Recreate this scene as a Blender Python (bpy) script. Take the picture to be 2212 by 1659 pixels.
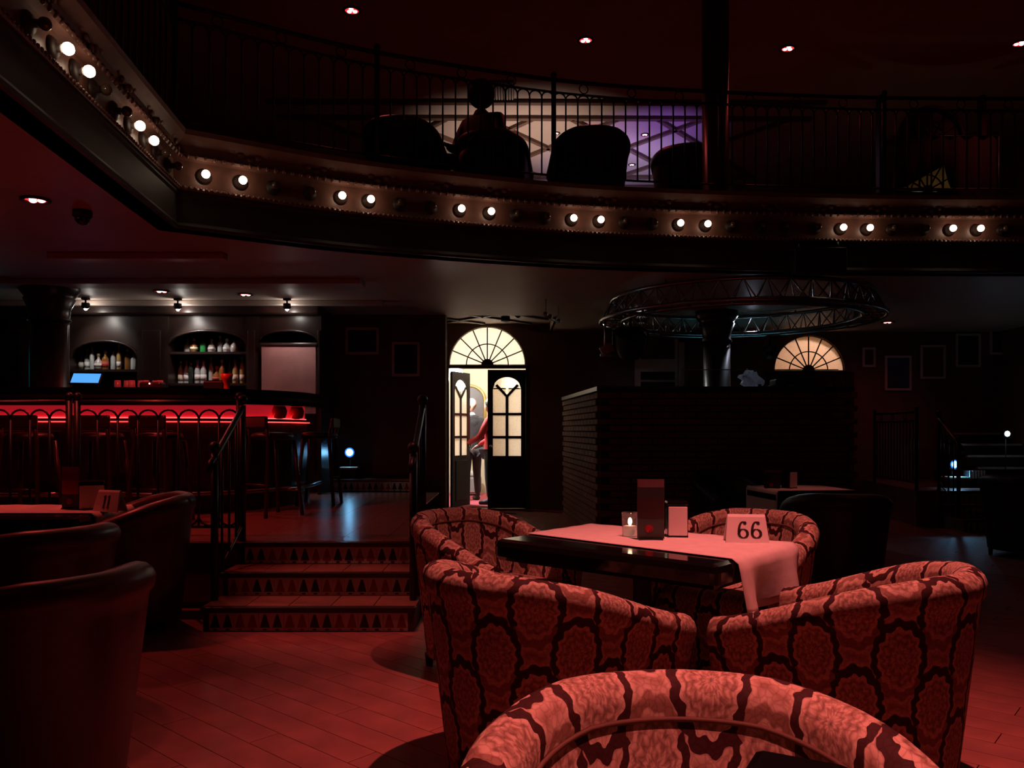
import bpy, bmesh, math, random
from mathutils import Vector, Matrix
random.seed(7)
PI = math.pi
for o in list(bpy.data.objects):
    bpy.data.objects.remove(o)
scene = bpy.context.scene
COL = scene.collection

# ------------------------------------------------------------------ camera, world, exposure
FPX, CX, HY, EYE = 1750.0, 1106.0, 928.0, 1.3
cam_d = bpy.data.cameras.new('camera')
cam_d.sensor_width = 36.0
cam_d.lens = 36.0 * FPX / 2212.0
cam_d.shift_y = (HY - 829.5) / 2212.0
cam_d.clip_start = 0.05
cam_d.clip_end = 100
cam = bpy.data.objects.new('camera', cam_d)
cam.location = (0, 0, EYE)
cam.rotation_euler = (PI / 2, 0, 0)
COL.objects.link(cam)
scene.camera = cam
world = bpy.data.worlds.new('world')
scene.world = world
world.use_nodes = True
world.node_tree.nodes['Background'].inputs[0].default_value = (0.004, 0.004, 0.008, 1)
world.node_tree.nodes['Background'].inputs[1].default_value = 0.3
vs = scene.view_settings
vs.view_transform = 'Standard'
vs.look = 'None'
vs.gamma = 1
vs.use_curve_mapping = False
vs.exposure = 0.0
scene.cycles.max_bounces = 4
scene.cycles.diffuse_bounces = 2
scene.cycles.glossy_bounces = 2
scene.cycles.use_adaptive_sampling = True
scene.cycles.adaptive_threshold = 0.05
scene.cycles.transparent_max_bounces = 8
scene.cycles.sample_clamp_indirect = 3.0
scene.cycles.caustics_reflective = False
scene.cycles.caustics_refractive = False

RED = (1.0, 0.185, 0.165)
DEEP = (1.0, 0.07, 0.055)
KEY_W, FLOOR_W, SOFFIT_W = 1350, 60, 62


def wx(px, d): return (px - CX) * d / FPX
def wz(py, d): return EYE + (HY - py) * d / FPX


# ------------------------------------------------------------------ materials
MATS = {}


def mat(name, col, rough=0.5, metal=0.0, emit=None, es=0.0, noise=0.12, nscale=9.0, bump=0.0, spec=0.5, alpha=None):
    if name in MATS: return MATS[name]
    m = bpy.data.materials.new(name)
    m.use_nodes = True
    nt = m.node_tree
    b = nt.nodes['Principled BSDF']
    b.inputs['Roughness'].default_value = rough
    b.inputs['Metallic'].default_value = metal
    b.inputs['Specular IOR Level'].default_value = spec
    tc = nt.nodes.new('ShaderNodeTexCoord')
    nz = nt.nodes.new('ShaderNodeTexNoise')
    nz.inputs['Scale'].default_value = nscale
    nz.inputs['Detail'].default_value = 3
    nt.links.new(tc.outputs['Object'], nz.inputs['Vector'])
    mx = nt.nodes.new('ShaderNodeMix')
    mx.data_type = 'RGBA'
    mx.inputs[6].default_value = (*[max(0, c * (1 - noise * 2)) for c in col], 1)
    mx.inputs[7].default_value = (*[min(1, c * (1 + noise * 2)) for c in col], 1)
    nt.links.new(nz.outputs['Fac'], mx.inputs[0])
    nt.links.new(mx.outputs[2], b.inputs['Base Color'])
    if emit:
        b.inputs['Emission Color'].default_value = (*emit, 1)
        b.inputs['Emission Strength'].default_value = es
    if bump:
        bp = nt.nodes.new('ShaderNodeBump')
        bp.inputs['Strength'].default_value = bump
        bp.inputs['Distance'].default_value = 0.01
        nt.links.new(nz.outputs['Fac'], bp.inputs['Height'])
        nt.links.new(bp.outputs[0], b.inputs['Normal'])
    if alpha is not None:
        b.inputs['Alpha'].default_value = alpha
    MATS[name] = m
    return m


def decor(*ms):
    for m in ms: m.cycles.emission_sampling = 'NONE'


def mat_pane(name, col, trans=0.75, gain=1.0):
    """frosted pane: translucent + a little gloss"""
    m = bpy.data.materials.new(name)
    m.use_nodes = True
    nt = m.node_tree
    nt.nodes.clear()
    out = nt.nodes.new('ShaderNodeOutputMaterial')
    tr = nt.nodes.new('ShaderNodeBsdfTranslucent')
    gl = nt.nodes.new('ShaderNodeBsdfGlossy')
    gl.inputs['Roughness'].default_value = 0.3
    mix = nt.nodes.new('ShaderNodeMixShader')
    mix.inputs[0].default_value = 0.06
    tc = nt.nodes.new('ShaderNodeTexCoord')
    vo = nt.nodes.new('ShaderNodeTexVoronoi')
    vo.inputs['Scale'].default_value = 38
    nt.links.new(tc.outputs['Object'], vo.inputs['Vector'])
    ra = nt.nodes.new('ShaderNodeMapRange')
    ra.inputs[1].default_value, ra.inputs[2].default_value = 0.0, 0.35
    ra.inputs[3].default_value, ra.inputs[4].default_value = 0.72, 1.0
    nt.links.new(vo.outputs['Distance'], ra.inputs[0])
    mu = nt.nodes.new('ShaderNodeMix')
    mu.data_type = 'RGBA'
    mu.blend_type = 'MULTIPLY'
    mu.inputs[0].default_value = 1
    mu.inputs[6].default_value = (*col, 1)
    nt.links.new(ra.outputs[0], mu.inputs[7])
    nt.links.new(mu.outputs[2], tr.inputs['Color'])
    nt.links.new(tr.outputs[0], mix.inputs[1])
    nt.links.new(gl.outputs[0], mix.inputs[2])
    nt.links.new(mix.outputs[0], out.inputs[0])
    MATS[name] = m
    return m


def mat_clear(name, tint=(0.9, 0.95, 0.95), gloss=0.1):
    m = bpy.data.materials.new(name)
    m.use_nodes = True
    nt = m.node_tree
    nt.nodes.clear()
    out = nt.nodes.new('ShaderNodeOutputMaterial')
    tr = nt.nodes.new('ShaderNodeBsdfTransparent')
    tr.inputs[0].default_value = (*tint, 1)
    gl = nt.nodes.new('ShaderNodeBsdfGlossy')
    gl.inputs['Roughness'].default_value = 0.05
    lw = nt.nodes.new('ShaderNodeLayerWeight')
    lw.inputs[0].default_value = 0.25
    ad = nt.nodes.new('ShaderNodeMath')
    ad.operation = 'MULTIPLY_ADD'
    ad.inputs[1].default_value = 0.6
    ad.inputs[2].default_value = gloss
    ad.use_clamp = True
    nt.links.new(lw.outputs['Facing'], ad.inputs[0])
    mix = nt.nodes.new('ShaderNodeMixShader')
    nt.links.new(ad.outputs[0], mix.inputs[0])
    nt.links.new(tr.outputs[0], mix.inputs[1])
    nt.links.new(gl.outputs[0], mix.inputs[2])
    nt.links.new(mix.outputs[0], out.inputs[0])
    MATS[name] = m
    return m


def mat_damask(name, ground, light, dark, rough=0.75):
    """woven medallion brocade in UV metres: ogee lattice with dark outlines, scalloped fillings"""
    m = bpy.data.materials.new(name)
    m.use_nodes = True
    nt = m.node_tree
    N = nt.nodes.new
    L = nt.links.new
    b = nt.nodes['Principled BSDF']
    b.inputs['Roughness'].default_value = rough
    b.inputs['Specular IOR Level'].default_value = 0.2
    uv = N('ShaderNodeUVMap')
    sep = N('ShaderNodeSeparateXYZ')
    nz0 = N('ShaderNodeTexNoise')
    nz0.inputs['Scale'].default_value = 26
    L(uv.outputs[0], nz0.inputs['Vector'])
    wob = N('ShaderNodeVectorMath')
    wob.operation = 'MULTIPLY_ADD'
    wob.inputs[1].default_value = (0.022, 0.022, 0)
    L(nz0.outputs['Color'], wob.inputs[0])
    L(uv.outputs[0], wob.inputs[2])
    L(wob.outputs[0], sep.inputs[0])

    def math_(op, a, c=None, d=None):
        n = N('ShaderNodeMath')
        n.operation = op
        for i, v in enumerate((a, c, d)):
            if v is None: continue
            if isinstance(v, (int, float)): n.inputs[i].default_value = v
            else: L(v, n.inputs[i])
        return n.outputs[0]
    W, H = 0.25, 0.34
    u = math_('DIVIDE', sep.outputs[0], W)
    v = math_('DIVIDE', sep.outputs[1], H)

    def cell(off):
        a = math_('SUBTRACT', math_('FRACT', math_('ADD', u, off + 20)), 0.5)
        c = math_('SUBTRACT', math_('FRACT', math_('ADD', v, off + 20)), 0.5)
        # scalloped radius
        ang = math_('ARCTAN2', c, a)
        sc = math_('MULTIPLY', math_('SINE', math_('MULTIPLY', ang, 14.0)), 0.016)
        a2 = math_('MULTIPLY', a, 1.28)
        c2 = math_('MULTIPLY', c, 1.02)
        r = math_('SQRT', math_('ADD', math_('MULTIPLY', a2, a2), math_('MULTIPLY', c2, c2)))
        return math_('ADD', r, sc), ang
    r1, a1 = cell(0.0)
    r2, a2 = cell(0.5)
    r = math_('MINIMUM', r1, r2)

    def ramp(fac, stops):
        n = N('ShaderNodeValToRGB')
        el = n.color_ramp.elements
        el[0].position, el[0].color = stops[0][0], (*stops[0][1], 1)
        el[1].position, el[1].color = stops[-1][0], (*stops[-1][1], 1)
        for p, c in stops[1:-1]:
            e = el.new(p)
            e.color = (*c, 1)
        L(fac, n.inputs[0])
        return n.outputs[0]
    base = ramp(r, [(0.0, dark), (0.03, light), (0.08, ground), (0.12, light), (0.17, ground), (0.22, light),
                    (0.25, ground), (0.29, light), (0.325, light), (0.34, ground), (0.42, ground), (0.44, light), (0.52, ground), (0.62, light)])

    def band(rr, aa):
        m1 = math_('MULTIPLY', math_('GREATER_THAN', rr, 0.325), math_('LESS_THAN', rr, 0.425))
        return math_('MULTIPLY', m1, math_('GREATER_THAN', math_('SINE', aa), -0.62))
    def petal(rr, aa):
        w = math_('GREATER_THAN', math_('SINE', math_('MULTIPLY', aa, 11.0)), 0.55)
        return math_('MULTIPLY', w, math_('MULTIPLY', math_('GREATER_THAN', rr, 0.12), math_('LESS_THAN', rr, 0.27)))
    darkf = math_('MINIMUM', math_('ADD', band(r1, a1), band(r2, a2)), 1.0)
    petf = math_('MULTIPLY', math_('MINIMUM', math_('ADD', petal(r1, a1), petal(r2, a2)), 1.0), 0.45)
    mp = N('ShaderNodeMix'); mp.data_type = 'RGBA'
    L(petf, mp.inputs[0]); L(base, mp.inputs[6]); mp.inputs[7].default_value = (*[c * .55 for c in ground], 1)
    md = N('ShaderNodeMix'); md.data_type = 'RGBA'
    L(darkf, md.inputs[0]); L(mp.outputs[2], md.inputs[6]); md.inputs[7].default_value = (*dark, 1)
    base = md.outputs[2]
    # fine leafy detail
    vo = N('ShaderNodeTexVoronoi')
    vo.feature = 'DISTANCE_TO_EDGE'
    vo.inputs['Scale'].default_value = 62
    L(wob.outputs[0], vo.inputs['Vector'])
    det = ramp(vo.outputs['Distance'], [(0.0, (0.62, 0.58, 0.55)), (0.12, (0.95, 0.95, 0.95)), (0.4, (1, 1, 1))])
    mx = N('ShaderNodeMix')
    mx.data_type = 'RGBA'
    mx.blend_type = 'MULTIPLY'
    mx.inputs[0].default_value = 0.8
    L(base, mx.inputs[6])
    L(det, mx.inputs[7])
    L(mx.outputs[2], b.inputs['Base Color'])
    MATS[name] = m
    return m


M_floor = mat('oak_plank', (0.27, 0.10, 0.085), 0.5, spec=0.3, noise=0.25, nscale=5)
M_sub = mat('floor_gap', (0.02, 0.012, 0.01), 0.8)
M_tile = mat('terracotta_tile', (0.26, 0.13, 0.10), 0.27, noise=0.15, nscale=6)
M_grout = mat('grout', (0.10, 0.07, 0.06), 0.8)
M_wtile = mat('white_tile', (0.62, 0.55, 0.50), 0.3, noise=0.1)
M_btile = mat('black_tile_figure', (0.015, 0.012, 0.012), 0.3)
M_rtile = mat('red_tile_figure', (0.28, 0.05, 0.03), 0.3)
M_dwood = mat('dark_wood', (0.035, 0.018, 0.012), 0.32, noise=0.25, nscale=6)
M_barwood = mat('bar_wood', (0.03, 0.016, 0.013), 0.33, noise=0.25, nscale=6)
M_wall = mat('brown_plaster', (0.16, 0.075, 0.05), 0.7, noise=0.15, nscale=3)
M_soffit = mat('cream_ceiling', (0.52, 0.42, 0.36), 0.5, noise=0.06, nscale=2)
M_ceil = mat('upper_ceiling', (0.40, 0.32, 0.28), 0.7, noise=0.06, nscale=2)
M_moul = mat('moulding_brown', (0.12, 0.07, 0.05), 0.5)
M_door = mat('door_wood', (0.02, 0.012, 0.009), 0.6, noise=0.2, spec=0.25)
M_iron = mat('black_iron', (0.01, 0.009, 0.009), 0.4, metal=0.3)
M_black = mat('black_lacquer', (0.006, 0.005, 0.006), 0.12, spec=0.5)
M_blackm = mat('black_matt', (0.008, 0.008, 0.009), 0.6)
M_fascia = mat('fascia_mahogany', (0.17, 0.075, 0.055), 0.38, noise=0.2, nscale=14, bump=0.15)
M_frieze = mat('frieze_wood', (0.03, 0.016, 0.012), 0.55, noise=0.2)
M_cloth = mat('white_cloth', (0.74, 0.70, 0.66), 0.85, noise=0.07, nscale=22, bump=0.1)
M_white = mat('white_plastic', (0.80, 0.77, 0.74), 0.5, noise=0.03)
M_napkin = mat('napkin_paper', (0.80, 0.76, 0.73), 0.9, noise=0.05)
M_ink = mat('dark_ink', (0.02, 0.008, 0.008), 0.6)
M_leather = mat('brown_leather', (0.06, 0.024, 0.02), 0.36, noise=0.2, nscale=7)
M_dleather = mat('black_leather', (0.012, 0.010, 0.011), 0.45)
M_damask = mat_damask('brocade', (0.31, 0.19, 0.14), (0.62, 0.47, 0.37), (0.05, 0.018, 0.018))
M_chrome = mat('chrome', (0.36, 0.36, 0.37), 0.28, metal=1.0, noise=0.03)
M_brick = mat('brick', (0.22, 0.11, 0.08), 0.8, noise=0.3, nscale=3, bump=0.3)
M_mortar = mat('mortar', (0.06, 0.04, 0.035), 0.9)
M_cream = mat('cream_plaster', (0.72, 0.63, 0.48), 0.7, noise=0.04)
M_gold = mat('gilt', (0.70, 0.48, 0.16), 0.35, metal=0.6)
M_carpet = mat('pink_carpet', (0.55, 0.10, 0.16), 0.95, noise=0.15, nscale=30)
M_framew = mat('pale_frame', (0.75, 0.70, 0.70), 0.5)
M_pane = mat_pane('frosted_pane', (0.97, 0.93, 0.86))
M_pane2 = mat_pane('frosted_pane_dim', (0.95, 0.80, 0.72))
M_glass = mat_clear('clear_glass')
M_bulb_on = mat('bulb_lit', (0.9, 0.8, 0.6), 0.3, emit=(1.0, 0.72, 0.50), es=8)
M_bulb_off = mat('bulb_unlit', (0.10, 0.07, 0.05), 0.06, spec=1.0)
M_redled = mat('red_led', (0.9, 0.2, 0.2), 0.3, emit=(1.0, 0.16, 0.15), es=12)
M_redrefl = mat('red_reflector', (0.5, 0.05, 0.05), 0.3, emit=(1.0, 0.02, 0.03), es=2.0)
M_whiteled = mat('white_led', (0.9, 0.9, 0.9), 0.3, emit=(1.0, 0.95, 0.92), es=14)
M_blueled = mat('blue_led', (0.6, 0.8, 1), 0.3, emit=(0.22, 0.62, 1.0), es=26)
M_bluehalo = mat('blue_lens', (0.1, 0.3, 1), 0.3, emit=(0.02, 0.12, 0.9), es=0.9)
M_barred = mat('red_glow_panel', (0.4, 0.03, 0.03), 0.4, emit=(1.0, 0.02, 0.04), es=0.30)
M_ledtape = mat('red_led_tape', (0.8, 0.1, 0.1), 0.4, emit=(1.0, 0.04, 0.04), es=6)
M_screenblue = mat('blue_screen', (0.05, 0.2, 0.5), 0.3, emit=(0.08, 0.42, 1.0), es=1.0)
M_screenteal = mat('teal_screen', (0.05, 0.3, 0.3), 0.3, emit=(0.05, 0.50, 0.55), es=0.6)
M_flame = mat('flame', (1, 0.8, 0.5), 0.5, emit=(1.0, 0.62, 0.35), es=9)
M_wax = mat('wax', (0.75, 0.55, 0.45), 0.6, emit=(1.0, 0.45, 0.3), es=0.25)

decor(M_redled, M_redrefl, M_whiteled, M_blueled, M_bluehalo, M_screenblue, M_screenteal, M_flame, M_wax)


# ------------------------------------------------------------------ mesh builder
class MB:
    def __init__(s):
        s.v, s.f, s.m, s.sm, s.uv = [], [], [], [], []

    def vert(s, *p): s.v.append(tuple(p)); return len(s.v) - 1

    def face(s, idx, m=0, smooth=False, uv=None):
        s.f.append(tuple(idx)); s.m.append(m); s.sm.append(smooth); s.uv.append(uv)

    def box(s, x0, x1, y0, y1, z0, z1, m=0, R=None):
        b = len(s.v)
        for z in (z0, z1):
            for x, y in ((x0, y0), (x1, y0), (x1, y1), (x0, y1)):
                p = Vector((x, y, z))
                if R: p = R @ p
                s.v.append(tuple(p))
        for q in ((0, 3, 2, 1), (4, 5, 6, 7), (0, 1, 5, 4), (1, 2, 6, 5), (2, 3, 7, 6), (3, 0, 4, 7)):
            s.face([b + i for i in q], m)
        return s

    def bbox(s, cx, cy, cz, sx, sy, sz, bev=0.01, m=0, R=None):
        """box with chamfered vertical+top edges"""
        x0, x1, y0, y1, z0, z1 = cx - sx / 2, cx + sx / 2, cy - sy / 2, cy + sy / 2, cz - sz / 2, cz + sz / 2
        poly = []
        n = 3
        for (qx, qy, a0) in ((x1 - bev, y1 - bev, 0), (x0 + bev, y1 - bev, PI / 2), (x0 + bev, y0 + bev, PI), (x1 - bev, y0 + bev, 1.5 * PI)):
            for k in range(n + 1):
                a = a0 + k * PI / 2 / n
                poly.append((qx, qy, math.cos(a), math.sin(a)))
        rings = []
        for (ins, z) in ((bev * .6, z0), (0, z0 + bev * .6), (0, z1 - bev), (bev * .3, z1 - bev * .3), (bev, z1)):
            r = []
            for (qx, qy, c, si) in poly:
                p = Vector((qx + c * (bev - ins), qy + si * (bev - ins), z))
                if R: p = R @ p
                r.append(s.vert(*p))
            rings.append(r)
        N = len(poly)
        for a, b in zip(rings, rings[1:]):
            for i in range(N):
                j = (i + 1) % N
                s.face((a[i], a[j], b[j], b[i]), m)
        s.face(rings[0][::-1], m)
        s.face(rings[-1], m)
        return s

    def prism(s, poly, z0, z1, m=0, R=None):
        b = len(s.v)
        n = len(poly)
        for z in (z0, z1):
            for x, y in poly:
                p = Vector((x, y, z))
                if R: p = R @ p
                s.v.append(tuple(p))
        s.face([b + i for i in range(n)][::-1], m)
        s.face([b + n + i for i in range(n)], m)
        for i in range(n):
            j = (i + 1) % n
            s.face((b + i, b + j, b + n + j, b + n + i), m)
        return s

    def lathe(s, prof, n=16, c=(0, 0, 0), m=0, R=None, smooth=True):
        rings = []
        for r, z in prof:
            ring = []
            for k in range(n):
                a = 2 * PI * k / n
                p = Vector((r * math.cos(a), r * math.sin(a), z))
                if R: p = R @ p
                ring.append(s.vert(p.x + c[0], p.y + c[1], p.z + c[2]))
            rings.append(ring)
        for a, b in zip(rings, rings[1:]):
            for i in range(n):
                j = (i + 1) % n
                s.face((a[i], a[j], b[j], b[i]), m, smooth)
        if prof[0][0] > 1e-4: s.face(rings[0][::-1], m)
        if prof[-1][0] > 1e-4: s.face(rings[-1], m)
        return s

    def tube(s, pts, r, n=8, closed=False, m=0, smooth=True):
        pts = [Vector(p) for p in pts]
        N = len(pts)
        rr = r if isinstance(r, (list, tuple)) else [r] * N
        rings = []
        up = None
        for i, p in enumerate(pts):
            if closed: t = pts[(i + 1) % N] - pts[i - 1]
            else: t = pts[min(i + 1, N - 1)] - pts[max(i - 1, 0)]
            t.normalize()
            if up is None:
                up = Vector((0, 0, 1)) if abs(t.z) < 0.9 else Vector((1, 0, 0))
            a = t.cross(up)
            if a.length < 1e-5: a = t.orthogonal()
            a.normalize()
            up = a.cross(t).normalized()
            rings.append([s.vert(*(p + (a * math.cos(2 * PI * k / n) + up * math.sin(2 * PI * k / n)) * rr[i])) for k in range(n)])
        for i in range(N if closed else N - 1):
            a, b = rings[i], rings[(i + 1) % N]
            for k in range(n):
                j = (k + 1) % n
                s.face((a[k], a[j], b[j], b[k]), m, smooth)
        if not closed:
            s.face(rings[0][::-1], m)
            s.face(rings[-1], m)
        return s

    def sphere(s, c, r, n=12, k=8, m=0, sc=(1, 1, 1), R=None):
        prof = [(max(1e-5, math.sin(PI * i / k)) * 1.0, -math.cos(PI * i / k)) for i in range(k + 1)]
        rings = []
        for pr, pz in prof:
            ring = []
            for q in range(n):
                a = 2 * PI * q / n
                p = Vector((pr * math.cos(a) * r * sc[0], pr * math.sin(a) * r * sc[1], pz * r * sc[2]))
                if R: p = R @ p
                ring.append(s.vert(p.x + c[0], p.y + c[1], p.z + c[2]))
            rings.append(ring)
        for a, b in zip(rings, rings[1:]):
            for i in range(n):
                j = (i + 1) % n
                s.face((a[i], a[j], b[j], b[i]), m, True)
        return s

    def mesh(s, name, mats):
        me = bpy.data.meshes.new(name)
        me.from_pydata(s.v, [], s.f)
        for m in (mats if isinstance(mats, (list, tuple)) else [mats]): me.materials.append(m)
        me.polygons.foreach_set('material_index', s.m)
        me.polygons.foreach_set('use_smooth', s.sm)
        if any(u is not None for u in s.uv):
            lay = me.uv_layers.new(name='UVMap')
            for p, u in zip(me.polygons, s.uv):
                for k, li in enumerate(p.loop_indices):
                    lay.data[li].uv = u[k] if u else (0, 0)
        me.validate()
        return me

    def build(s, name, mats, parent=None, loc=None, rot=None):
        return link(name, s.mesh(name, mats), parent, loc, rot)


def link(name, data, parent=None, loc=None, rot=None):
    o = bpy.data.objects.new(name, data)
    COL.objects.link(o)
    if parent: o.parent = parent
    if loc: o.location = loc
    if rot: o.rotation_euler = rot
    return o


def tag(o, label, cat=None, group=None, kind=None):
    if label: o['label'] = label
    if cat: o['category'] = cat
    if group: o['group'] = group
    if kind: o['kind'] = kind
    return o


def struct(o, label=None):
    o['kind'] = 'structure'
    if label: o['label'] = label
    return o


def thing(name, label, cat, loc=(0, 0, 0), rz=0, group=None):
    return tag(link(name, None, None, loc, (0, 0, rz)), label, cat, group)


def copy_tree(o, parent=None):
    c = o.copy()
    COL.objects.link(c)
    c.parent = parent
    for ch in o.children: copy_tree(ch, c)
    return c


def spot(name, parent, loc, power, color, angle=100, blend=0.6, radius=0.05, target=None):
    l = bpy.data.lights.new(name, 'SPOT')
    l.energy, l.color, l.spot_size, l.spot_blend, l.shadow_soft_size = power, color, math.radians(angle), blend, radius
    o = link(name, l, parent, loc)
    if target is not None:
        w = Vector(loc) + (parent.location if parent else Vector())
        o.rotation_euler = (Vector(target) - w).to_track_quat('-Z', 'Y').to_euler()
    return o


def point(name, parent, loc, power, color, radius=0.05):
    l = bpy.data.lights.new(name, 'POINT')
    l.energy, l.color, l.shadow_soft_size = power, color, radius
    return link(name, l, parent, loc)


def arc(cx, cz, r, a0, a1, n): return [(cx + r * math.cos(a0 + (a1 - a0) * i / n), cz + r * math.sin(a0 + (a1 - a0) * i / n)) for i in range(n + 1)]


def spandrel(mb, xc, r, zb, x0, x1, zt, y0, y1, m=0, n=20):
    """wall field above a round arch: from x0..x1, arch springing at zb, up to zt, thickness y0..y1"""
    a = [(x0, zb)] + ([(xc - r, zb)] if x0 < xc - r - 1e-4 else []) + [(xc + r * math.cos(t), zb + r * math.sin(t)) for t in [PI - PI * i / n for i in range(1, n)]] + [(xc + r, zb)] + ([(x1, zb)] if x1 > xc + r + 1e-4 else [])
    if abs(x0 - (xc - r)) < 1e-4: a = [(xc - r, zb)] + a[1:]
    for (ax, az), (bx, bz) in zip(a, a[1:]):
        if bx - ax < 1e-5: continue
        i = len(mb.v)
        for y in (y0, y1):
            for x, z in ((ax, az), (bx, bz), (bx, zt), (ax, zt)): mb.v.append((x, y, z))
        mb.face((i, i + 1, i + 2, i + 3), m)
        mb.face((i + 7, i + 6, i + 5, i + 4), m)
        mb.face((i, i + 4, i + 5, i + 1), m)
        mb.face((i + 3, i + 2, i + 6, i + 7), m)
    return mb


# ================================================================== THE SETTING
UP_CEIL = 6.0
SOF = 2.90
# floor -------------------------------------------------------------
fl = struct(MB().box(-8, 8, -3, 13.2, -0.12, -0.014).build('floor', M_sub), 'reddish wooden plank floor of the lower room')
pu, pv = Vector((0.754, -0.658)), Vector((0.658, 0.754))
PL, PW = 1.4, 0.145
plank_me = MB().box(-PL / 2 + .0015, PL / 2 - .0015, -PW / 2 + .0015, PW / 2 - .0015, -0.014, 0).mesh('plank', M_floor)
cells = []
for j in range(-50, 140):
    for i in range(-14, 14):
        c = pu * (i * PL + (j % 3) * 0.47) + pv * (j * PW)
        if -6.5 < c.x < 7.2 and 0.6 < c.y < 12.9 and not (c.y > 6.4 and c.x < -1.2) and not (c.y > 9.9 and 1.5 < c.x < 3.5):
            cells.append(c)
def inview(c):
    px = CX + FPX * c.x / c.y; py = HY + FPX * EYE / c.y
    return -100 < px < 2312 and py < 1780
ang = math.atan2(pu.y, pu.x)
near = sorted([c for c in cells if inview(c)], key=lambda c: c.length)
for c in near[:300]:
    link('plank', plank_me, fl, (c.x, c.y, 0), (0, 0, ang))
mb = MB()
Rz = Matrix.Rotation(ang, 3, 'Z')
for c in near[300:] + [c for c in cells if not inview(c)]:
    R = Matrix.Translation((c.x, c.y, 0)) @ Matrix.Rotation(ang, 4, 'Z')
    mb.box(-PL / 2 + .0015, PL / 2 - .0015, -PW / 2 + .0015, PW / 2 - .0015, -0.014, 0, 0, R)
tag(mb.build('planks', M_floor, fl), None, kind='stuff')

# platform -----------------------------------------------------------
PZ, PY0, PY1, PX0, PX1 = 0.48, 5.9, 10.75, -7.9, -0.72
plat = struct(MB().prism([(PX0, PY0 + .02), (PX1, PY0 + .02), (-1.25, PY1), (-1.25, 11.3), (PX0, 11.3)], 0, PZ - 0.012).build('floor_platform', M_grout), 'raised tiled platform in front of the bar')
TS = 0.33
tile_me = MB().box(.002, TS - .002, .002, TS - .002, -0.012, 0).mesh('tile', M_tile)
rest = MB()
for j in range(15):
    for i in range(22):
        x = -0.95 - (i + 1) * TS
        y = PY0 + .06 + j * TS
        if y + TS > PY1 + .1: continue
        if x > -0.95 - 9 * TS:
            link('tile', tile_me, plat, (x, y, PZ))
        else:
            rest.box(x + .002, x + TS - .002, y + .002, y + TS - .002, PZ - .012, PZ)
tag(rest.build('tiles', M_tile, plat), None, kind='stuff')
edge_t = MB().prism([(-.95, PY0 + .06), (PX1 - .01, PY0 + .06), (-1.2, PY1 - .1), (-1.2, PY1 - .1), (-.95, 8)], PZ - .012, PZ)
edge_t = MB().prism([(-.948, PY0 + .06), (PX1 - .01, PY0 + .06), (-.948, 8.1)], PZ - .012, PZ).build('border_tile', M_tile, plat)
MB().box(-7.9, -2.0, PY0 - .03, PY0 + .06, PZ - .04, PZ).build('nosing', M_dwood, plat)
MB().box(-7.9, -2.0, PY0 - .01, PY0 + .03, 0.05, PZ - .05).build('front_panel', M_wall, plat)

# riser tile with printed figures as thin relief: kind 0 black pair, 1 red pair
def riser_tile(kind, w=0.16, h=0.118):
    mb = MB()
    mb.box(.001, w - .001, -.008, 0, 0, h, 0)
    fm = 1 if kind == 0 else 2
    for k in range(2):
        cx = w * (0.25 + 0.5 * k)
        b = len(mb.v)
        for x, z in ((cx - .032, .022), (cx + .032, .022), (cx + .007, h - .012), (cx - .007, h - .012)):
            mb.v.append((x, -.0095, z))
        mb.face((b, b + 1, b + 2, b + 3), fm)
        b = len(mb.v)
        for x, z in ((cx - .012, .004), (cx + .012, .004), (cx + .012, .015), (cx - .012, .015)):
            mb.v.append((x, -.0095, z))
        mb.face((b, b + 1, b + 2, b + 3), fm)
    return mb.mesh('riser_tile', [M_wtile, M_btile, M_rtile])
RT = [riser_tile(0), riser_tile(1)]

def stair(name, label, x0, x1, fronts, depth_to, rise, parent_kind='structure', ntiles=5, xs0=None):
    root = struct(MB().box(x0 + .01, x1 - .01, fronts[0] + .02, depth_to, 0, rise - .03).build(name, M_grout), label)
    for k, y in enumerate(fronts):
        z1 = rise * (k + 1)
        yb = fronts[k + 1] if k + 1 < len(fronts) else depth_to
        if k: MB().box(x0 + .01, x1 - .01, y + .02, depth_to, z1 - rise - .03, z1 - .03).build('step_block', M_grout, root)
        n = int((x1 - x0 - .02) / .16)
        off = (x1 - x0 - n * .16) / 2
        for i in range(n):
            link('riser_tile', RT[(i // 1 + k) % 2], root, (x0 + off + i * .16, y + .02, z1 - rise + .004))
        MB().bbox((x0 + x1) / 2, y + .015, z1 - .018, x1 - x0, .05, .036, .006).build('nosing', M_dwood, root)
        if k + 1 < len(fronts):
            tw = (x1 - x0) / ntiles
            for i in range(ntiles):
                MB().box(x0 + i * tw + .003, x0 + (i + 1) * tw - .003, y + .042, yb + .012, z1 - .03, z1).build('tread_tile', M_tile, root)
    return root
stair('floor_stairs', 'three tiled steps with triangle patterned risers up to the bar platform', -2.0, -0.62, [5.2, 5.55, 5.9], 5.93, 0.16)
# step along the back wall of the platform
st2 = struct(MB().box(-2.62, -1.26, 10.77, 11.3, PZ, PZ + .13).build('floor_ledge', M_grout), 'tiled ledge at the foot of the back wall')
for i in range(8): link('riser_tile', RT[i % 2], st2, (-2.58 + i * .163, 10.77, PZ + .004))
MB().bbox(-1.94, 11.03, PZ + .145, 1.36, .54, .03, .006).build('ledge_top', M_tile, st2)

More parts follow.
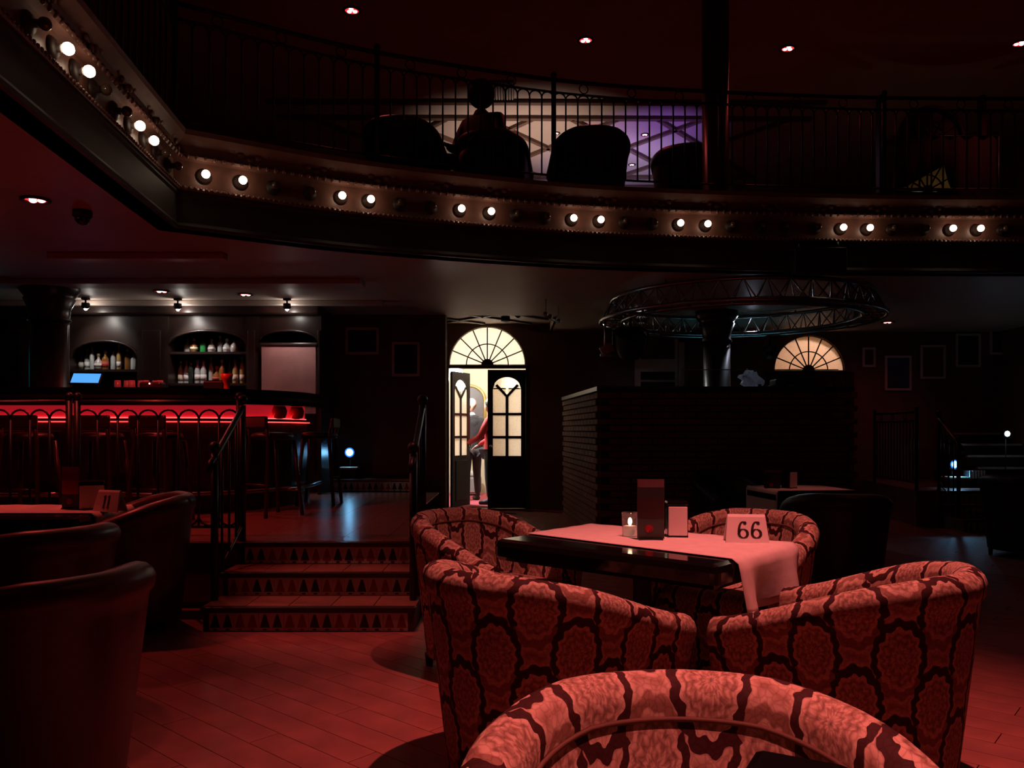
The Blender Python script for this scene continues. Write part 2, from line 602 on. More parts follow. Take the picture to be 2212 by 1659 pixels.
# walls ---------------------------------------------------------------
WB = 13.25
mb = MB()
DXC, DR, DZB = -0.405, 0.628, 2.36       # door arch
FXC, FR, FZB = 4.87, 0.575, 2.265        # right fan window
mb.box(-1.45, DXC - DR - .03, WB, WB + .2, 0, 3.6)
mb.box(DXC + DR + .03, FXC - FR, WB, WB + .2, 0, 3.6)
mb.box(FXC + FR, 8, WB, WB + .2, 0, 3.6)
spandrel(mb, DXC, DR, DZB, DXC - DR - .03, DXC + DR + .03, 3.6, WB, WB + .2)
mb.box(FXC - FR, FXC + FR, WB, WB + .2, 0, FZB - .06)
spandrel(mb, FXC, FR, FZB, FXC - FR, FXC + FR, 3.6, WB, WB + .2)
struct(mb.build('wall_back', M_wall), 'dark brown back wall with the doorway and the fan window')
struct(MB().box(-8, -0.93, 11.3, 11.42, 0, 3.6).build('wall_bar', M_wall), 'dark brown wall behind the bar platform')
mb = MB().prism([(-0.93, 11.3), (-0.915, 11.42), (-1.33, WB), (-1.45, WB)], 0, 3.6)
struct(mb.build('wall_passage', M_wall), 'side wall of the entrance passage')
struct(MB().box(-8.12, -8, -3, 17, 0, UP_CEIL).build('wall_left', M_wall), 'left wall of the room')
struct(MB().box(8, 8.12, -3, 17, 0, UP_CEIL).build('wall_right', M_wall), 'right wall of the room')
struct(MB().box(-8, 8, -3.12, -3, 0, UP_CEIL).build('wall_front', M_wall), 'wall behind the viewer')
struct(MB().box(-8, 8, 16.6, 16.72, 3.5, UP_CEIL).build('wall_gallery', M_wall), 'rear wall of the upper gallery')
ceil = struct(MB().box(-8, 8, -3, 16.72, UP_CEIL, UP_CEIL + .1).build('ceiling', M_ceil), 'high dark ceiling above the gallery')

# balcony path ---------------------------------------------------------
PATH = [(-1.75, -2.6), (-1.98, 0.0), (-2.27, 2.6), (-2.46, 4.35), (-2.58, 5.46), (-2.68, 6.43)]
CUR = [(-2.68, 6.43), (-2.26, 6.73), (-1.52, 7.14), (-1.28, 7.25), (-.49, 7.56), (-.22, 7.66), (.58, 7.90), (.86, 7.96), (1.67, 8.09), (1.94, 8.13), (2.7, 8.21), (3.35, 8.26), (4.49, 8.30), (5.6, 8.31), (7.95, 8.31)]

def smooth_path(pts, n=4):
    out = []
    P = [Vector(p) for p in pts]
    for i in range(len(P) - 1):
        p0, p1, p2, p3 = P[max(i - 1, 0)], P[i], P[i + 1], P[min(i + 2, len(P) - 1)]
        for k in range(n):
            t = k / n
            m1, m2 = (p2 - p0) / 2, (p3 - p1) / 2
            if i == 0: m1 = p2 - p1
            if i == len(P) - 2: m2 = p2 - p1
            sc = (p2 - p1).length
            m1 = m1.normalized() * sc; m2 = m2.normalized() * sc
            h = (2 * t**3 - 3 * t**2 + 1) * p1 + (t**3 - 2 * t**2 + t) * m1 + (-2 * t**3 + 3 * t**2) * p2 + (t**3 - t**2) * m2
            out.append(h)
    out.append(P[-1])
    return out
LEFT = [Vector(p) for p in PATH]
BACK = smooth_path([CUR[0], CUR[2], CUR[4], CUR[6], CUR[8], CUR[11], CUR[12], CUR[13], CUR[14]], 4)
FULL = LEFT[:-1] + BACK

def offset_path(pts, o):
    """o>0 : towards the void (right-hand side of travel)"""
    out = []
    for i, p in enumerate(pts):
        t0 = (pts[i] - pts[i - 1]).normalized() if i else None
        t1 = (pts[i + 1] - pts[i]).normalized() if i + 1 < len(pts) else None
        n0 = Vector((t0.y, -t0.x)) if t0 else None
        n1 = Vector((t1.y, -t1.x)) if t1 else None
        if n0 is None: n = n1
        elif n1 is None: n = n0
        else:
            n = (n0 + n1).normalized()
            n = n / max(0.4, n.dot(n0))
        out.append(p + n * o)
    return out

def sweep(pts, prof, name, m, parent=None, smooth=False):
    mb = MB()
    rows = [[mb.vert(q.x, q.y, z) for q in offset_path(pts, o)] for o, z in prof]
    n = len(pts)
    for a, b in zip(rows, rows[1:]):
        for i in range(n - 1): mb.face((a[i], a[i + 1], b[i + 1], b[i]), 0, smooth)
    return mb.build(name, m, parent)
bal = struct(sweep(FULL, [(-.15, SOF), (.03, SOF), (.04, SOF + .02), (.02, SOF + .05), (.02, 3.16), (.035, 3.18), (.035, 3.2), (-.15, 3.2)], 'trim_balcony', M_frieze), 'curved dark wooden balcony front with bulb frieze')
sweep(FULL, [(-.15, 3.2), (.05, 3.2), (.055, 3.215), (.045, 3.23), (.0, 3.235), (-.01, 3.25), (-.01, 3.45)], 'bulb_band', M_fascia, bal)
sweep(FULL, [(-.01, 3.45), (.05, 3.455), (.065, 3.475), (.05, 3.495), (.03, 3.50), (.04, 3.56), (.075, 3.60), (.10, 3.63), (.105, 3.67), (-.15, 3.67), (-.15, 3.5)], 'cornice', M_fascia, bal)

def arclen(pts):
    L = [0]
    for a, b in zip(pts, pts[1:]): L.append(L[-1] + (b - a).length)
    return L

def at_len(pts, L, s):
    for i in range(len(L) - 1):
        if s <= L[i + 1] or i == len(L) - 2:
            t = (s - L[i]) / (L[i + 1] - L[i])
            d = (pts[i + 1] - pts[i]).normalized()
            return pts[i] + (pts[i + 1] - pts[i]) * t, d
FL = arclen(FULL)
# bead row (dentil) under the bulbs and leaf row above: too many and small to single out
mb = MB()
mo = MB()
s = 4.0
off = offset_path(FULL, .05)
OL = arclen(off)
while s < OL[-1]:
    p, d = at_len(off, OL, s)
    mb.sphere((p.x, p.y, 3.222), .016, 6, 4)
    s += .042
off2 = offset_path(FULL, .045)
OL2 = arclen(off2)
s = 4.0
k = 0
while s < OL2[-1]:
    p, d = at_len(off2, OL2, s)
    n = Vector((d.y, -d.x))
    R = Matrix.Rotation(math.atan2(d.y, d.x), 3, 'Z')
    mo.sphere((p.x + n.x * .012, p.y + n.y * .012, 3.475), .022, 6, 4, sc=(.8, .8, 1.1))
    k += 1
    s += .07
s = 4.0
k = 0
while s < OL2[-1]:        # acanthus swags in the cornice cove
    p, d = at_len(off2, OL2, s)
    R = Matrix.Rotation(math.atan2(d.y, d.x), 3, 'Z')
    for q in range(5):
        a = (q - 2) * .07
        pp = p + d * a
        mo.sphere((pp.x, pp.y, 3.545 - .03 * math.cos(q * PI / 2 - PI) + .01), .032, 6, 4, sc=(1.1, .5, .8), R=R)
    s += .56
tag(mb.build('bead_row', M_fascia, bal), None, kind='stuff')
tag(mo.build('leaf_ornament', M_fascia, bal), None, kind='stuff')

# soffit + gallery floor
sof = MB()
gal = MB()
X_V0, X_V1 = -1.35, 0.62
xs_back = []
for i in range(len(BACK) - 1):
    segs = [BACK[i]]
    for xv in (X_V0, X_V1):
        if BACK[i].x < xv < BACK[i + 1].x:
            segs.append(BACK[i].lerp(BACK[i + 1], (xv - BACK[i].x) / (BACK[i + 1].x - BACK[i].x)))
    segs.append(BACK[i + 1])
    for a, b in zip(segs, segs[1:]): xs_back.append((a, b))
def quad(mb, pts):
    i = len(mb.v)
    mb.v.extend(pts)
    mb.face(range(i, i + len(pts)))
for a, b in xs_back:
    ye = 11.4 if X_V0 - .01 < (a.x + b.x) / 2 < X_V1 + .01 else WB + .05
    quad(sof, [(a.x, a.y, SOF), (a.x, ye, SOF), (b.x, ye, SOF), (b.x, b.y, SOF)])
    quad(gal, [(a.x, a.y, 3.58), (b.x, b.y, 3.58), (b.x, 16.7, 3.58), (a.x, 16.7, 3.58)])
for a, b in zip(LEFT, LEFT[1:]):
    quad(sof, [(a.x, a.y, SOF), (-8, a.y, SOF), (-8, b.y, SOF), (b.x, b.y, SOF)])
    quad(gal, [(a.x, a.y, 3.58), (b.x, b.y, 3.58), (-8, b.y, 3.58), (-8, a.y, 3.58)])
c = LEFT[-1]
quad(sof, [(-8, c.y, SOF), (-8, WB, SOF), (c.x, WB, SOF), (c.x, c.y, SOF)])
quad(gal, [(-8, c.y, 3.58), (c.x, c.y, 3.58), (c.x, 16.7, 3.58), (-8, 16.7, 3.58)])
soffit = struct(sof.build('ceiling_soffit', M_soffit), 'cream ceiling under the balcony glowing red')
struct(gal.build('floor_gallery', mat('gallery_bounce_red', (.22, .08, .06), .9)), 'floor of the upper gallery')  # unseen floor, colour raised and reddened to bounce light onto the ceiling
VC = 3.03
mb = MB().box(X_V0, X_V1, 11.4, WB, VC, VC + .05)
mb.box(X_V0, X_V1, 11.37, 11.4, SOF, VC + .05)
mb.box(X_V1, X_V1 + .03, 11.37, WB, SOF, VC + .05)
vest = struct(mb.build('ceiling_passage', M_soffit), 'pale passage ceiling with crossing mouldings above the doors')
for (x0, y0, x1, y1) in ((-1.2, 11.5, .3, 13.1), (.3, 11.5, -1.2, 13.1), (-1.2, 12.3, -.45, 13.1), (-.45, 11.5, .55, 12.6), (-1.2, 12.3, -.45, 11.5)):
    d = Vector((x1 - x0, y1 - y0)); n = Vector((-d.y, d.x)).normalized() * .03
    MB().prism([(x0 - n.x, y0 - n.y), (x1 - n.x, y1 - n.y), (x1 + n.x, y1 + n.y), (x0 + n.x, y0 + n.y)], VC - .03, VC).build('moulding', M_moul, vest)
# bulkhead beam mouldings under the soffit by the bar
for (x0, x1, y0, y1) in ((-7.9, -1.6, 8.55, 8.85), (-7.9, -1.6, 10.0, 10.1), (-4.2, -2.6, 7.3, 7.42)):
    MB().bbox((x0 + x1) / 2, (y0 + y1) / 2, SOF - .03, x1 - x0, y1 - y0, .06, .01).build('beam', M_soffit, soffit)
# gallery ceiling mouldings (diamond lattice)
for (x0, y0, x1, y1, w) in [(-3.5, 11.55, 4.5, 11.6, .05), (-3.5, 12.13, 4.5, 12.2, .05), (-3.5, 15.0, 4.5, 15.0, .06), (1.4, 15.6, 4.5, 15.6, .06)] + \
        [(-3.0 + k * 1.3, 12.2, -3.0 + k * 1.3 + 2.2, 14.95, .035) for k in range(5)] + [(-1.0 + k * 1.3, 12.2, -1.0 + k * 1.3 - 2.2, 14.95, .035) for k in range(5)]:
    d = Vector((x1 - x0, y1 - y0)); n = Vector((-d.y, d.x)).normalized() * w
    MB().prism([(x0 - n.x, y0 - n.y), (x1 - n.x, y1 - n.y), (x1 + n.x, y1 + n.y), (x0 + n.x, y0 + n.y)], UP_CEIL - .05, UP_CEIL).build('moulding', M_moul, ceil)

# ================================================================== LAMPS
def downlight(name, label, loc, power=0.0, color=RED, led=None, refl=None, r=0.06, angle=110, group=None, drop=0.0, target=None, hang=.012):
    root = thing(name, label, 'spotlight', loc, 0, group)
    MB().lathe([(r * 1.0, .0), (r * 1.35, -.004), (r * 1.35, -hang), (r * 1.02, -hang - .004), (r * 1.0, -.002)], 16).build('trim_ring', M_blackm, root)
    rf = MB().lathe([(1e-4, -.003), (r, -.003)], 14, smooth=False).build('reflector', refl or M_redrefl, root)
    lm = MB().sphere((0, 0, 0), r * .36, 10, 6, sc=(1, 1, .6)).mesh('led', led or M_redled)
    for k in range(3):
        a = k * 2 * PI / 3 + .5
        link('led', lm, rf, (r * .48 * math.cos(a), r * .48 * math.sin(a), -.006))
    if power:
        spot('lamp_light', root, (0, 0, -.05 - hang), power, color, angle, .95, .04, target)
    return root
# gallery ceiling spots in view
for px, py, lab in ((760, 22, 'red ceiling spot nearest the top left of the high ceiling'), (1265, 86, 'red ceiling spot above the balcony railing beside the lit lattice'),
                    (1702, 104, 'red ceiling spot right of the upper column'), (2203, 93, 'red ceiling spot at the far right edge of the high ceiling')):
    d = (UP_CEIL - EYE) * FPX / (HY - py)
    downlight('ceiling_spot', lab, (wx(px, d), d, UP_CEIL), 24, (1, .10, .10), r=.075, angle=120)
for px, py, lab in ((1393, 290, 'red spot set in the purple lit lattice ceiling, upper of two'), (1365, 355, 'red spot set in the purple lit lattice ceiling, lower of two'),
                    (1201, 287, 'red spot peeping over the left corner of the gallery armchair'), (1298, 289, 'small red spot just above the gallery armchair back')):
    d = (UP_CEIL - EYE) * FPX / (HY - py)
    downlight('ceiling_spot', lab, (wx(px, d), d, UP_CEIL), 3, DEEP, r=.05)
# unseen spots: key placed from chair shadows, the rest added to brighten the room
for i, (x, y, p, tx, ty, an) in enumerate(((1.15, 2.95, KEY_W, .85, 3.2, 49), (-2.6, 2.0, FLOOR_W * .10, -2.2, 3.6, 50), (3.9, 3.6, FLOOR_W * .4, 3.6, 4.8, 50), (-1.0, 4.6, FLOOR_W * 8, -1.15, 5.25, 18), (.45, .55, KEY_W * .95, .30, .95, 28), (2.7, 7.0, FLOOR_W * 2.2, 2.7, 7.4, 13))):
    downlight('ceiling_spot', ['red ceiling spot above table 66', 'unseen red spot added above the brown armchairs', 'unseen red spot added over the right hand floor', 'unseen red spot added over the steps', 'unseen red spot added above the viewer table', 'unseen red spot added above the small dim table'][i],
              (x, y, UP_CEIL), p, RED, r=.065, angle=an, target=(tx, ty, 0.4))
# soffit spots
for px, py, p, lab in ((77, 430, 1.0, 'large red soffit spot at the left edge'), (287, 554, 1.0, 'red soffit spot beneath the corner of the balcony front'), (348, 628, .06, 'red soffit spot over the bar, left one'),
                    (530, 635, .06, 'red soffit spot over the bar, right one'), (1918, 695, .1, 'red soffit spot right of the fan window')):
    d = (SOF - EYE) * FPX / (HY - py)
    downlight('soffit_spot', lab, (wx(px, d), d, SOF), SOFFIT_W * p, DEEP, r=.072, angle=150)
d = (VC - EYE) * FPX / (HY - 683)
downlight('soffit_spot', 'red spot in the passage ceiling above the fanlight', (wx(1092, d), d, VC), 3, DEEP, r=.05, hang=.08)
for px, py, lab, colr in ((1384, 693, 'white soffit spot left of the booth column', (1, .93, .85)), (1624, 682, 'white soffit spot right of the booth column', (.75, .8, 1))):
    d = (SOF - EYE) * FPX / (HY - py)
    downlight('soffit_spot', lab, (wx(px, d), d, SOF), 26, colr, led=M_whiteled, refl=M_whiteled, r=.06, angle=100, hang=.03, target=(wx(px, d) - .3, d - 1.5, 1.6))
# little white bar spots on stems
for px, d, p, lab, tgt in ((384, 9.9, 3.6, 'small white spot hanging over the bottle niche', (-3.85, 10.42, 2.0)), (620, 9.9, 2.4, 'small white spot above the leather panel', (-2.8, 10.2, 1.9)), (185, 9.85, 2.4, 'small white spot over the left bottle niche', (-5.1, 10.42, 2.1))):
    root = thing('bar_spot', lab, 'spotlight', (wx(px, d), d, SOF))
    MB().lathe([(.05, 0), (.05, -.02), (.01, -.025), (.01, -.07)], 10).build('stem', M_blackm, root)
    MB().lathe([(.045, -.06), (.05, -.11), (.03, -.13)], 12).build('lamp_head', M_blackm, root)
    MB().sphere((0, 0, -.13), .022, 8, 6).build('lamp_bulb', M_whiteled, root)
    point('lamp_light', root, (0, .06, -.14), p * .85, (1, .92, .85), .03)
    spot('lamp_light', root, (0, .0, -.16), p * 5, (1, .92, .86), 95, .8, .03, target=tgt)

# bulbs on the balcony front
lit = [(118, 104), (166, 153), (280, 271), (311, 303), (440, 382), (519, 395), (735, 427), (797, 434), (993, 454), (1056, 461), (1234, 475), (1294, 478), (1467, 484), (1524, 487), (1816, 494), (1875, 494), (2052, 496), (2112, 496)]
unlit = [(66, 50), (207, 193), (252, 240), (340, 330), (366, 358), (593, 403), (669, 418), (863, 441), (930, 450), (1115, 465), (1176, 472), (1352, 478), (1411, 482), (1582, 487), (1645, 490), (1700, 490), (1760, 494), (1932, 493), (1995, 496), (2172, 494)]
BZ = 3.345
ORD = 'first second third fourth fifth sixth seventh eighth ninth tenth eleventh twelfth thirteenth fourteenth fifteenth sixteenth seventeenth eighteenth nineteenth twentieth'.split()
sock_me = MB().lathe([(.062, 0), (.062, .012), (.045, .03), (.022, .034), (.022, .055)], 16, R=Matrix.Rotation(PI / 2, 3, 'Y')).mesh('socket', M_frieze)
bulb_me = {True: MB().sphere((.088, 0, 0), .034, 10, 8).mesh('globe', M_bulb_on), False: MB().sphere((.088, 0, 0), .034, 14, 10).mesh('globe', M_bulb_off)}
for on, lst in ((True, lit), (False, unlit)):
    for bi, (px, py) in enumerate(sorted(lst)):
        d = (BZ - EYE) * FPX / (HY - py)
        p = Vector((wx(px, d), d))
        best = min(range(len(FULL) - 1), key=lambda i: (p - FULL[i].lerp(FULL[i + 1], max(0, min(1, (p - FULL[i]).dot(FULL[i + 1] - FULL[i]) / (FULL[i + 1] - FULL[i]).length_squared)))).length)
        a, b = FULL[best], FULL[best + 1]
        t = max(0, min(1, (p - a).dot(b - a) / (b - a).length_squared))
        q = a.lerp(b, t)
        dd = (b - a).normalized()
        n = Vector((dd.y, -dd.x))
        q = q - n * .012
        root = thing('globe_bulb', f'lit warm white globe bulb, {ORD[bi]} lit one from the left along the balcony' if on else f'unlit glass globe bulb, {ORD[bi]} unlit one from the left along the balcony', 'light bulb', (q.x, q.y, BZ), math.atan2(n.y, n.x), 'lit balcony bulbs' if on else 'unlit balcony bulbs')
        link('globe', bulb_me[on], link('socket', sock_me, root))

# ================================================================== RAILINGS
def railing(name, label, pts, z0, z1, bars=.127, post_every=None, ringrail=True, r=.009, end_posts=(True, True), low_loops=False):
    """wrought iron railing along plan points; thing at first point"""
    pts = [Vector(p) for p in pts]
    L = arclen(pts)
    o0 = pts[0]
    root = thing(name, label, 'railing', (o0.x, o0.y, z0))
    rel = [p - o0 for p in pts]
    H = z1 - z0
    MB().tube([(p.x, p.y, H) for p in rel], .02, 8).build('top_rail', M_iron, root)
    zl = H - .12 if ringrail else H - .05
    if ringrail:
        MB().tube([(p.x, p.y, zl) for p in rel], .011, 6).build('lower_rail', M_iron, root)
    MB().tube([(p.x, p.y, .1) for p in rel], .011, 6).build('bottom_rail', M_iron, root)
    n = max(2, int(round(L[-1] / bars)))
    step = L[-1] / n
    ztop = zl - step / 2 - .004
    bar_me = MB().tube([(0, 0, .1), (0, 0, ztop)], r, 6).mesh('bar', M_iron)
    arc_me = MB().tube([(step / 2 * math.cos(a), 0, step / 2 * math.sin(a)) for a in [PI * k / 8 for k in range(9)]], r * .9, 5).mesh('bar_arch', M_iron)
    loop_me = MB().tube([(step / 2 * math.cos(a), 0, -step / 2 * math.sin(a)) for a in [PI * k / 8 for k in range(9)]], r * .9, 5).mesh('bar_loop', M_iron)
    ring_me = MB().tube([(.045 * math.cos(a), 0, .045 * math.sin(a)) for a in [2 * PI * k / 12 for k in range(12)]], .006, 5, True).mesh('ring', M_iron)
    post_me = MB().tube([(0, 0, 0), (0, 0, H + .02)], .024, 8).mesh('post', M_iron)
    fin_me = MB().sphere((0, 0, H + .045), .032, 8, 6).mesh('finial', M_iron)
    for i in range(n + 1):
        p, d = at_len(pts, L, min(i * step, L[-1] - 1e-4))
        q = p - o0
        a = math.atan2(d.y, d.x)
        if i in (0, n):
            if end_posts[0 if i == 0 else 1]: link('finial', fin_me, link('post', post_me, root, (q.x, q.y, 0)))
            if i == n: continue
        else:
            link('bar', bar_me, root, (q.x, q.y, 0))
        p2, _ = at_len(pts, L, (i + .5) * step)
        q2 = p2 - o0
        link('bar_arch', arc_me, root, (q2.x, q2.y, ztop), (0, 0, a))
        if low_loops: link('bar_loop', loop_me, root, (q2.x, q2.y, .1 + step / 2 + .012), (0, 0, a))
        if ringrail and i % 4 == 2: link('ring', ring_me, root, (q2.x, q2.y, H - .06), (0, 0, a))
    return root
inner = offset_path(FULL, -.02)
IL = arclen(inner)
s = 3.4
k = 0
names = ['nearest the viewer at upper left', 'above the left balcony bulbs', 'running into the balcony corner', 'just right of the balcony corner', 'left of the seated figure', 'in front of the seated figure', 'in front of the broad gallery armchair', 'left of the upper column', 'right of the upper column', 'before the dark gallery wall', 'at the right edge of the picture']
cuts = [3.4, 5.0, 6.6, IL[5] - .02]
c0 = IL[5]
while c0 < IL[-1] - 1.0:
    cuts.append(c0 + (0.02 if c0 == IL[5] else 0))
    c0 += 1.72
ends = cuts[1:4] + cuts[5:]
secs = list(zip(cuts[:3], cuts[1:4])) + list(zip(cuts[4:], cuts[5:]))
for k, (s0, s1) in enumerate(secs):
    n = 6
    pts = [at_len(inner, IL, s0 + (s1 - s0) * i / n)[0] for i in range(n + 1)]
    railing('balcony_railing', 'black wrought iron balcony railing section ' + names[min(k, len(names) - 1)], pts, 3.67, 4.70, .127, end_posts=(True, k == len(secs) - 1))

# platform railing and stair rails
railing('platform_railing', 'black arched iron railing along the bar platform, left stretch', [(-5.9, 6.0), (-3.28, 6.0)], PZ, 1.50, .145, ringrail=False, low_loops=True)
railing('platform_railing', 'black arched iron railing along the bar platform, next to the steps', [(-3.22, 6.0), (-2.02, 6.0)], PZ, 1.50, .145, ringrail=False, low_loops=True)
def stair_rail(name, label, x, top, bot):
    (y1, z1), (y0, z0) = top, bot
    root = thing(name, label, 'handrail', (x, y0, z0))
    dy, dz = y1 - y0, z1 - z0
    MB().tube([(0, 0, 0), (0, 0, .98)], .026, 8).sphere((0, 0, 1.02), .04, 8, 6).build('post', M_iron, root)
    MB().tube([(0, dy, dz), (0, dy, dz + 1.0)], .026, 8).sphere((0, dy, dz + 1.04), .04, 8, 6).build('post', M_iron, root)
    MB().tube([(0, -.10, .86), (0, -.07, .92), (0, 0, .95), (0, dy, dz + .98)], .022, 8).build('handrail', M_iron, root)
    MB().tube([(0, 0, .12), (0, dy, dz + .12)], .011, 6).build('bottom_rail', M_iron, root)
    n = 4
    bm = MB().tube([(0, 0, .12), (0, 0, .95)], .009, 6).mesh('bar', M_iron)
    for i in range(1, n):
        t = i / n
        link('bar', bm, root, (0, dy * t, dz * t))
    return root
stair_rail('stair_railing', 'black iron handrail on the left side of the tiled steps', -1.99, (5.98, .48), (5.42, .16))
stair_rail('stair_railing', 'black iron handrail on the right side of the tiled steps', -0.66, (5.98, .48), (5.42, .16))

# ================================================================== COLUMNS
def column(label, x, y, z0, z1, r, cap=True):
    root = thing('column', label, 'column', (x, y, z0))
    H = z1 - z0
    sh = MB().lathe([(r * 1.25, 0), (r * 1.25, .08), (r * 1.12, .1), (r * 1.15, .14), (r, .18), (r * .97, H - .42)] if cap else [(r * 1.2, 0), (r * 1.2, .1), (r, .14), (r, H)], 24)
    sh.build('shaft', M_dwood, root)
    if cap:
        MB().lathe([(r * .97, H - .42), (r * 1.08, H - .41), (r * 1.08, H - .39), (r * 1.0, H - .37), (r * 1.05, H - .28), (r * 1.3, H - .17), (r * 1.22, H - .15), (r * 1.35, H - .12), (r * 1.52, H - .07), (r * 1.52, H)], 24).build('capital', M_dwood, root)
    return root
column('dark wooden column with stepped capital standing in the bar', wx(107, 8.9), 8.9, PZ, SOF, .2)
column('dark wooden column with stepped capital behind the brick booth', 2.78, 11.0, 0, SOF, .185)
column('dark upper column rising from the gallery to the high ceiling', 2.19, 8.72, 3.58, UP_CEIL, .143, False)

# ================================================================== BAR
BY = 7.85
def bar_path(o):
    """front line offset outwards by o"""
    p = [(-7.8, BY - o), (-5.5, BY - o), (-3.6, BY - o)]
    p += [(-3.6 + (1.2 + o) * math.sin(a), 9.05 - (1.2 + o) * math.cos(a)) for a in [PI / 2 * k / 10 for k in range(1, 11)]]
    p += [(-2.4 + o, 9.5)]
    return p
def bar_wall(name, o0, o1, z0, z1, m, parent):
    mb = MB()
    A, B = bar_path(o0), bar_path(o1)
    n = len(A)
    vs_ = [[mb.vert(x, y, z) for x, y in P] for P, z in ((A, z0), (A, z1), (B, z1), (B, z0))]
    for k in range(4):
        a, b = vs_[k], vs_[(k + 1) % 4]
        for i in range(n - 1): mb.face((a[i], a[i + 1], b[i + 1], b[i]))
    mb.face([v[0] for v in vs_]); mb.face([v[-1] for v in vs_][::-1])
    return mb.build(name, m, parent)
bar = thing('bar_counter', 'long dark wooden bar counter with rounded end and red glowing band', 'bar counter', (0, 0, 0))
bar_wall('body', 0, -.1, PZ, 1.385, M_barwood, bar)
bar_wall('ledge', .05, -.1, 1.385, 1.41, M_barwood, bar)
bar_wall('glow_panel', -.03, -.1, 1.41, 1.55, M_barred, bar)
bar_wall('led_tape', -.012, -.03, 1.412, 1.422, M_ledtape, bar)
bar_wall('under_led', .03, .0, 1.372, 1.383, mat('red_led_soft', (.8, .1, .1), .4, emit=(1.0, .04, .04), es=3), bar)
bar_wall('counter_top', .2, -.55, 1.55, 1.70, M_black, bar)
bar_wall('top_moulding', .215, .18, 1.60, 1.63, M_barwood, bar)
bar_wall('plinth', .03, -.02, PZ, PZ + .12, M_barwood, bar)
foot = bar_path(.16)
MB().tube([(x, y, PZ + .2) for x, y in foot], .022, 8).build('foot_rail', M_chrome, bar)
for k in range(11):
    x = -7.2 + k * .36
    MB().bbox(x + .17, BY - .012, .98, .30, .022, .62, .01).build('panel', M_barwood, bar)
for a in (1.15, 1.42):      # rounded corbels at the counter end, red LED light put into their colour
    x, y = -3.6 + 1.26 * math.sin(a), 9.05 - 1.26 * math.cos(a)
    MB().lathe([(.02, 0), (.06, .01), (.075, .05), (.08, .09), (.06, .135)], 14, (x, y, 1.412)).build('corbel', mat('led_lit_red', (.75, .06, .05), .25), bar)
# back bar
BB0, BB1 = 10.2, 10.75
bb = thing('back_bar', 'dark wooden back bar with arched bottle niches', 'cabinet', (0, 0, 0))
n1 = (wx(222, BB0), .43, 2.22)   # niche 1 centre x, half width, spring
n2 = (wx(447, BB0), .49, 2.38)
pn = (wx(622, BB0), .37, 2.42)
MB().box(-7.9, -2.40, BB1, BB1 + .05, PZ, 2.85).build('back_panel', M_barwood, bb)
def flat_arch(mb, xc, hw, zs, rise, x0, x1, zt, y0, y1):
    n = 14
    pts = [(xc - hw + 2 * hw * i / n, zs + rise * math.sqrt(max(0, 1 - (2 * i / n - 1) ** 2))) for i in range(n + 1)]
    pts = [(x0, zs)] + pts + [(x1, zs)]
    for (ax, az), (bx, bz) in zip(pts, pts[1:]):
        if bx - ax < 1e-5: continue
        i = len(mb.v)
        for y in (y0, y1):
            for x, z in ((ax, az), (bx, bz), (bx, zt), (ax, zt)): mb.v.append((x, y, z))
        for f in ((0, 1, 2, 3), (7, 6, 5, 4), (0, 4, 5, 1), (3, 2, 6, 7)): mb.face([i + q for q in f])
edges = [(-7.9, -6.5), (-6.5, n1[0] - n1[1] - .06), None]
x_a, x_b, x_c, x_d = n1[0] - n1[1], n1[0] + n1[1], n2[0] - n2[1], n2[0] + n2[1]
x_e, x_f = pn[0] - pn[1], pn[0] + pn[1]
for (x0, x1) in ((-6.35, x_a), (x_b, x_c), (x_d, x_e), (x_f, -2.40)):
    MB().box(x0, x1, BB0, BB1, PZ, 2.74).build('pilaster', M_barwood, bb)
    MB().bbox((x0 + x1) / 2, BB0 - .02, 2.1, max(.04, (x1 - x0) * .6), .04, .9, .012).build('pilaster_panel', M_barwood, bb)
for (xc, hw, zs), rise in ((n1, .2), (n2, .17), (pn, .13)):
    mb = MB()
    flat_arch(mb, xc, hw, zs, rise, xc - hw, xc + hw, 2.74, BB0 + .03, BB0 + .09)
    mb.build('arch_panel', M_barwood, bb)
    mb2 = MB().tube([(xc + hw * math.cos(a), BB0 + .025, zs + rise * math.sin(a)) for a in [PI - PI * k / 14 for k in range(15)]], .018, 6)
    mb2.build('arch_moulding', M_barwood, bb)
MB().bbox(-5.15, BB0 + .2, 2.80, 5.5, .62, .12, .03).build('cornice', M_barwood, bb)
Z1S, Z2U, Z2L = 2.06, 2.285, 1.885
MB().box(x_a, x_b, BB0 + .02, BB1, Z1S - .03, Z1S).build('shelf', M_barwood, bb)
MB().box(x_c, x_d, BB0 + .05, BB1, Z2U - .03, Z2U).build('shelf', M_barwood, bb)
MB().box(x_c, x_d, BB0 + .02, BB1, Z2L - .03, Z2L).build('shelf', M_barwood, bb)
# mirror backing in niches
MB().box(x_a + .01, x_b - .01, BB1 - .012, BB1, Z1S, 2.43).build('mirror', mat('dim_mirror', (.25, .22, .22), .15, metal=.9), bb)
MB().box(x_c + .01, x_d - .01, BB1 - .012, BB1, Z2L, 2.56).build('mirror', MATS['dim_mirror'], bb)
# leather panel hung in the arch at the right
lp = thing('projection_screen', 'brownish pink leather screen hung in the right arch of the back bar', 'panel', (wx(623, 10.15), 10.17, 1.5))
w = .34
MB().box(-w, w, -.01, .02, 0, .87).build('sheet', mat('pink_leather', (.42, .20, .19), .4, noise=.2, nscale=4), lp)
MB().bbox(0, .0, .87, 2 * w + .04, .05, .035, .008).build('top_batten', M_barwood, lp)

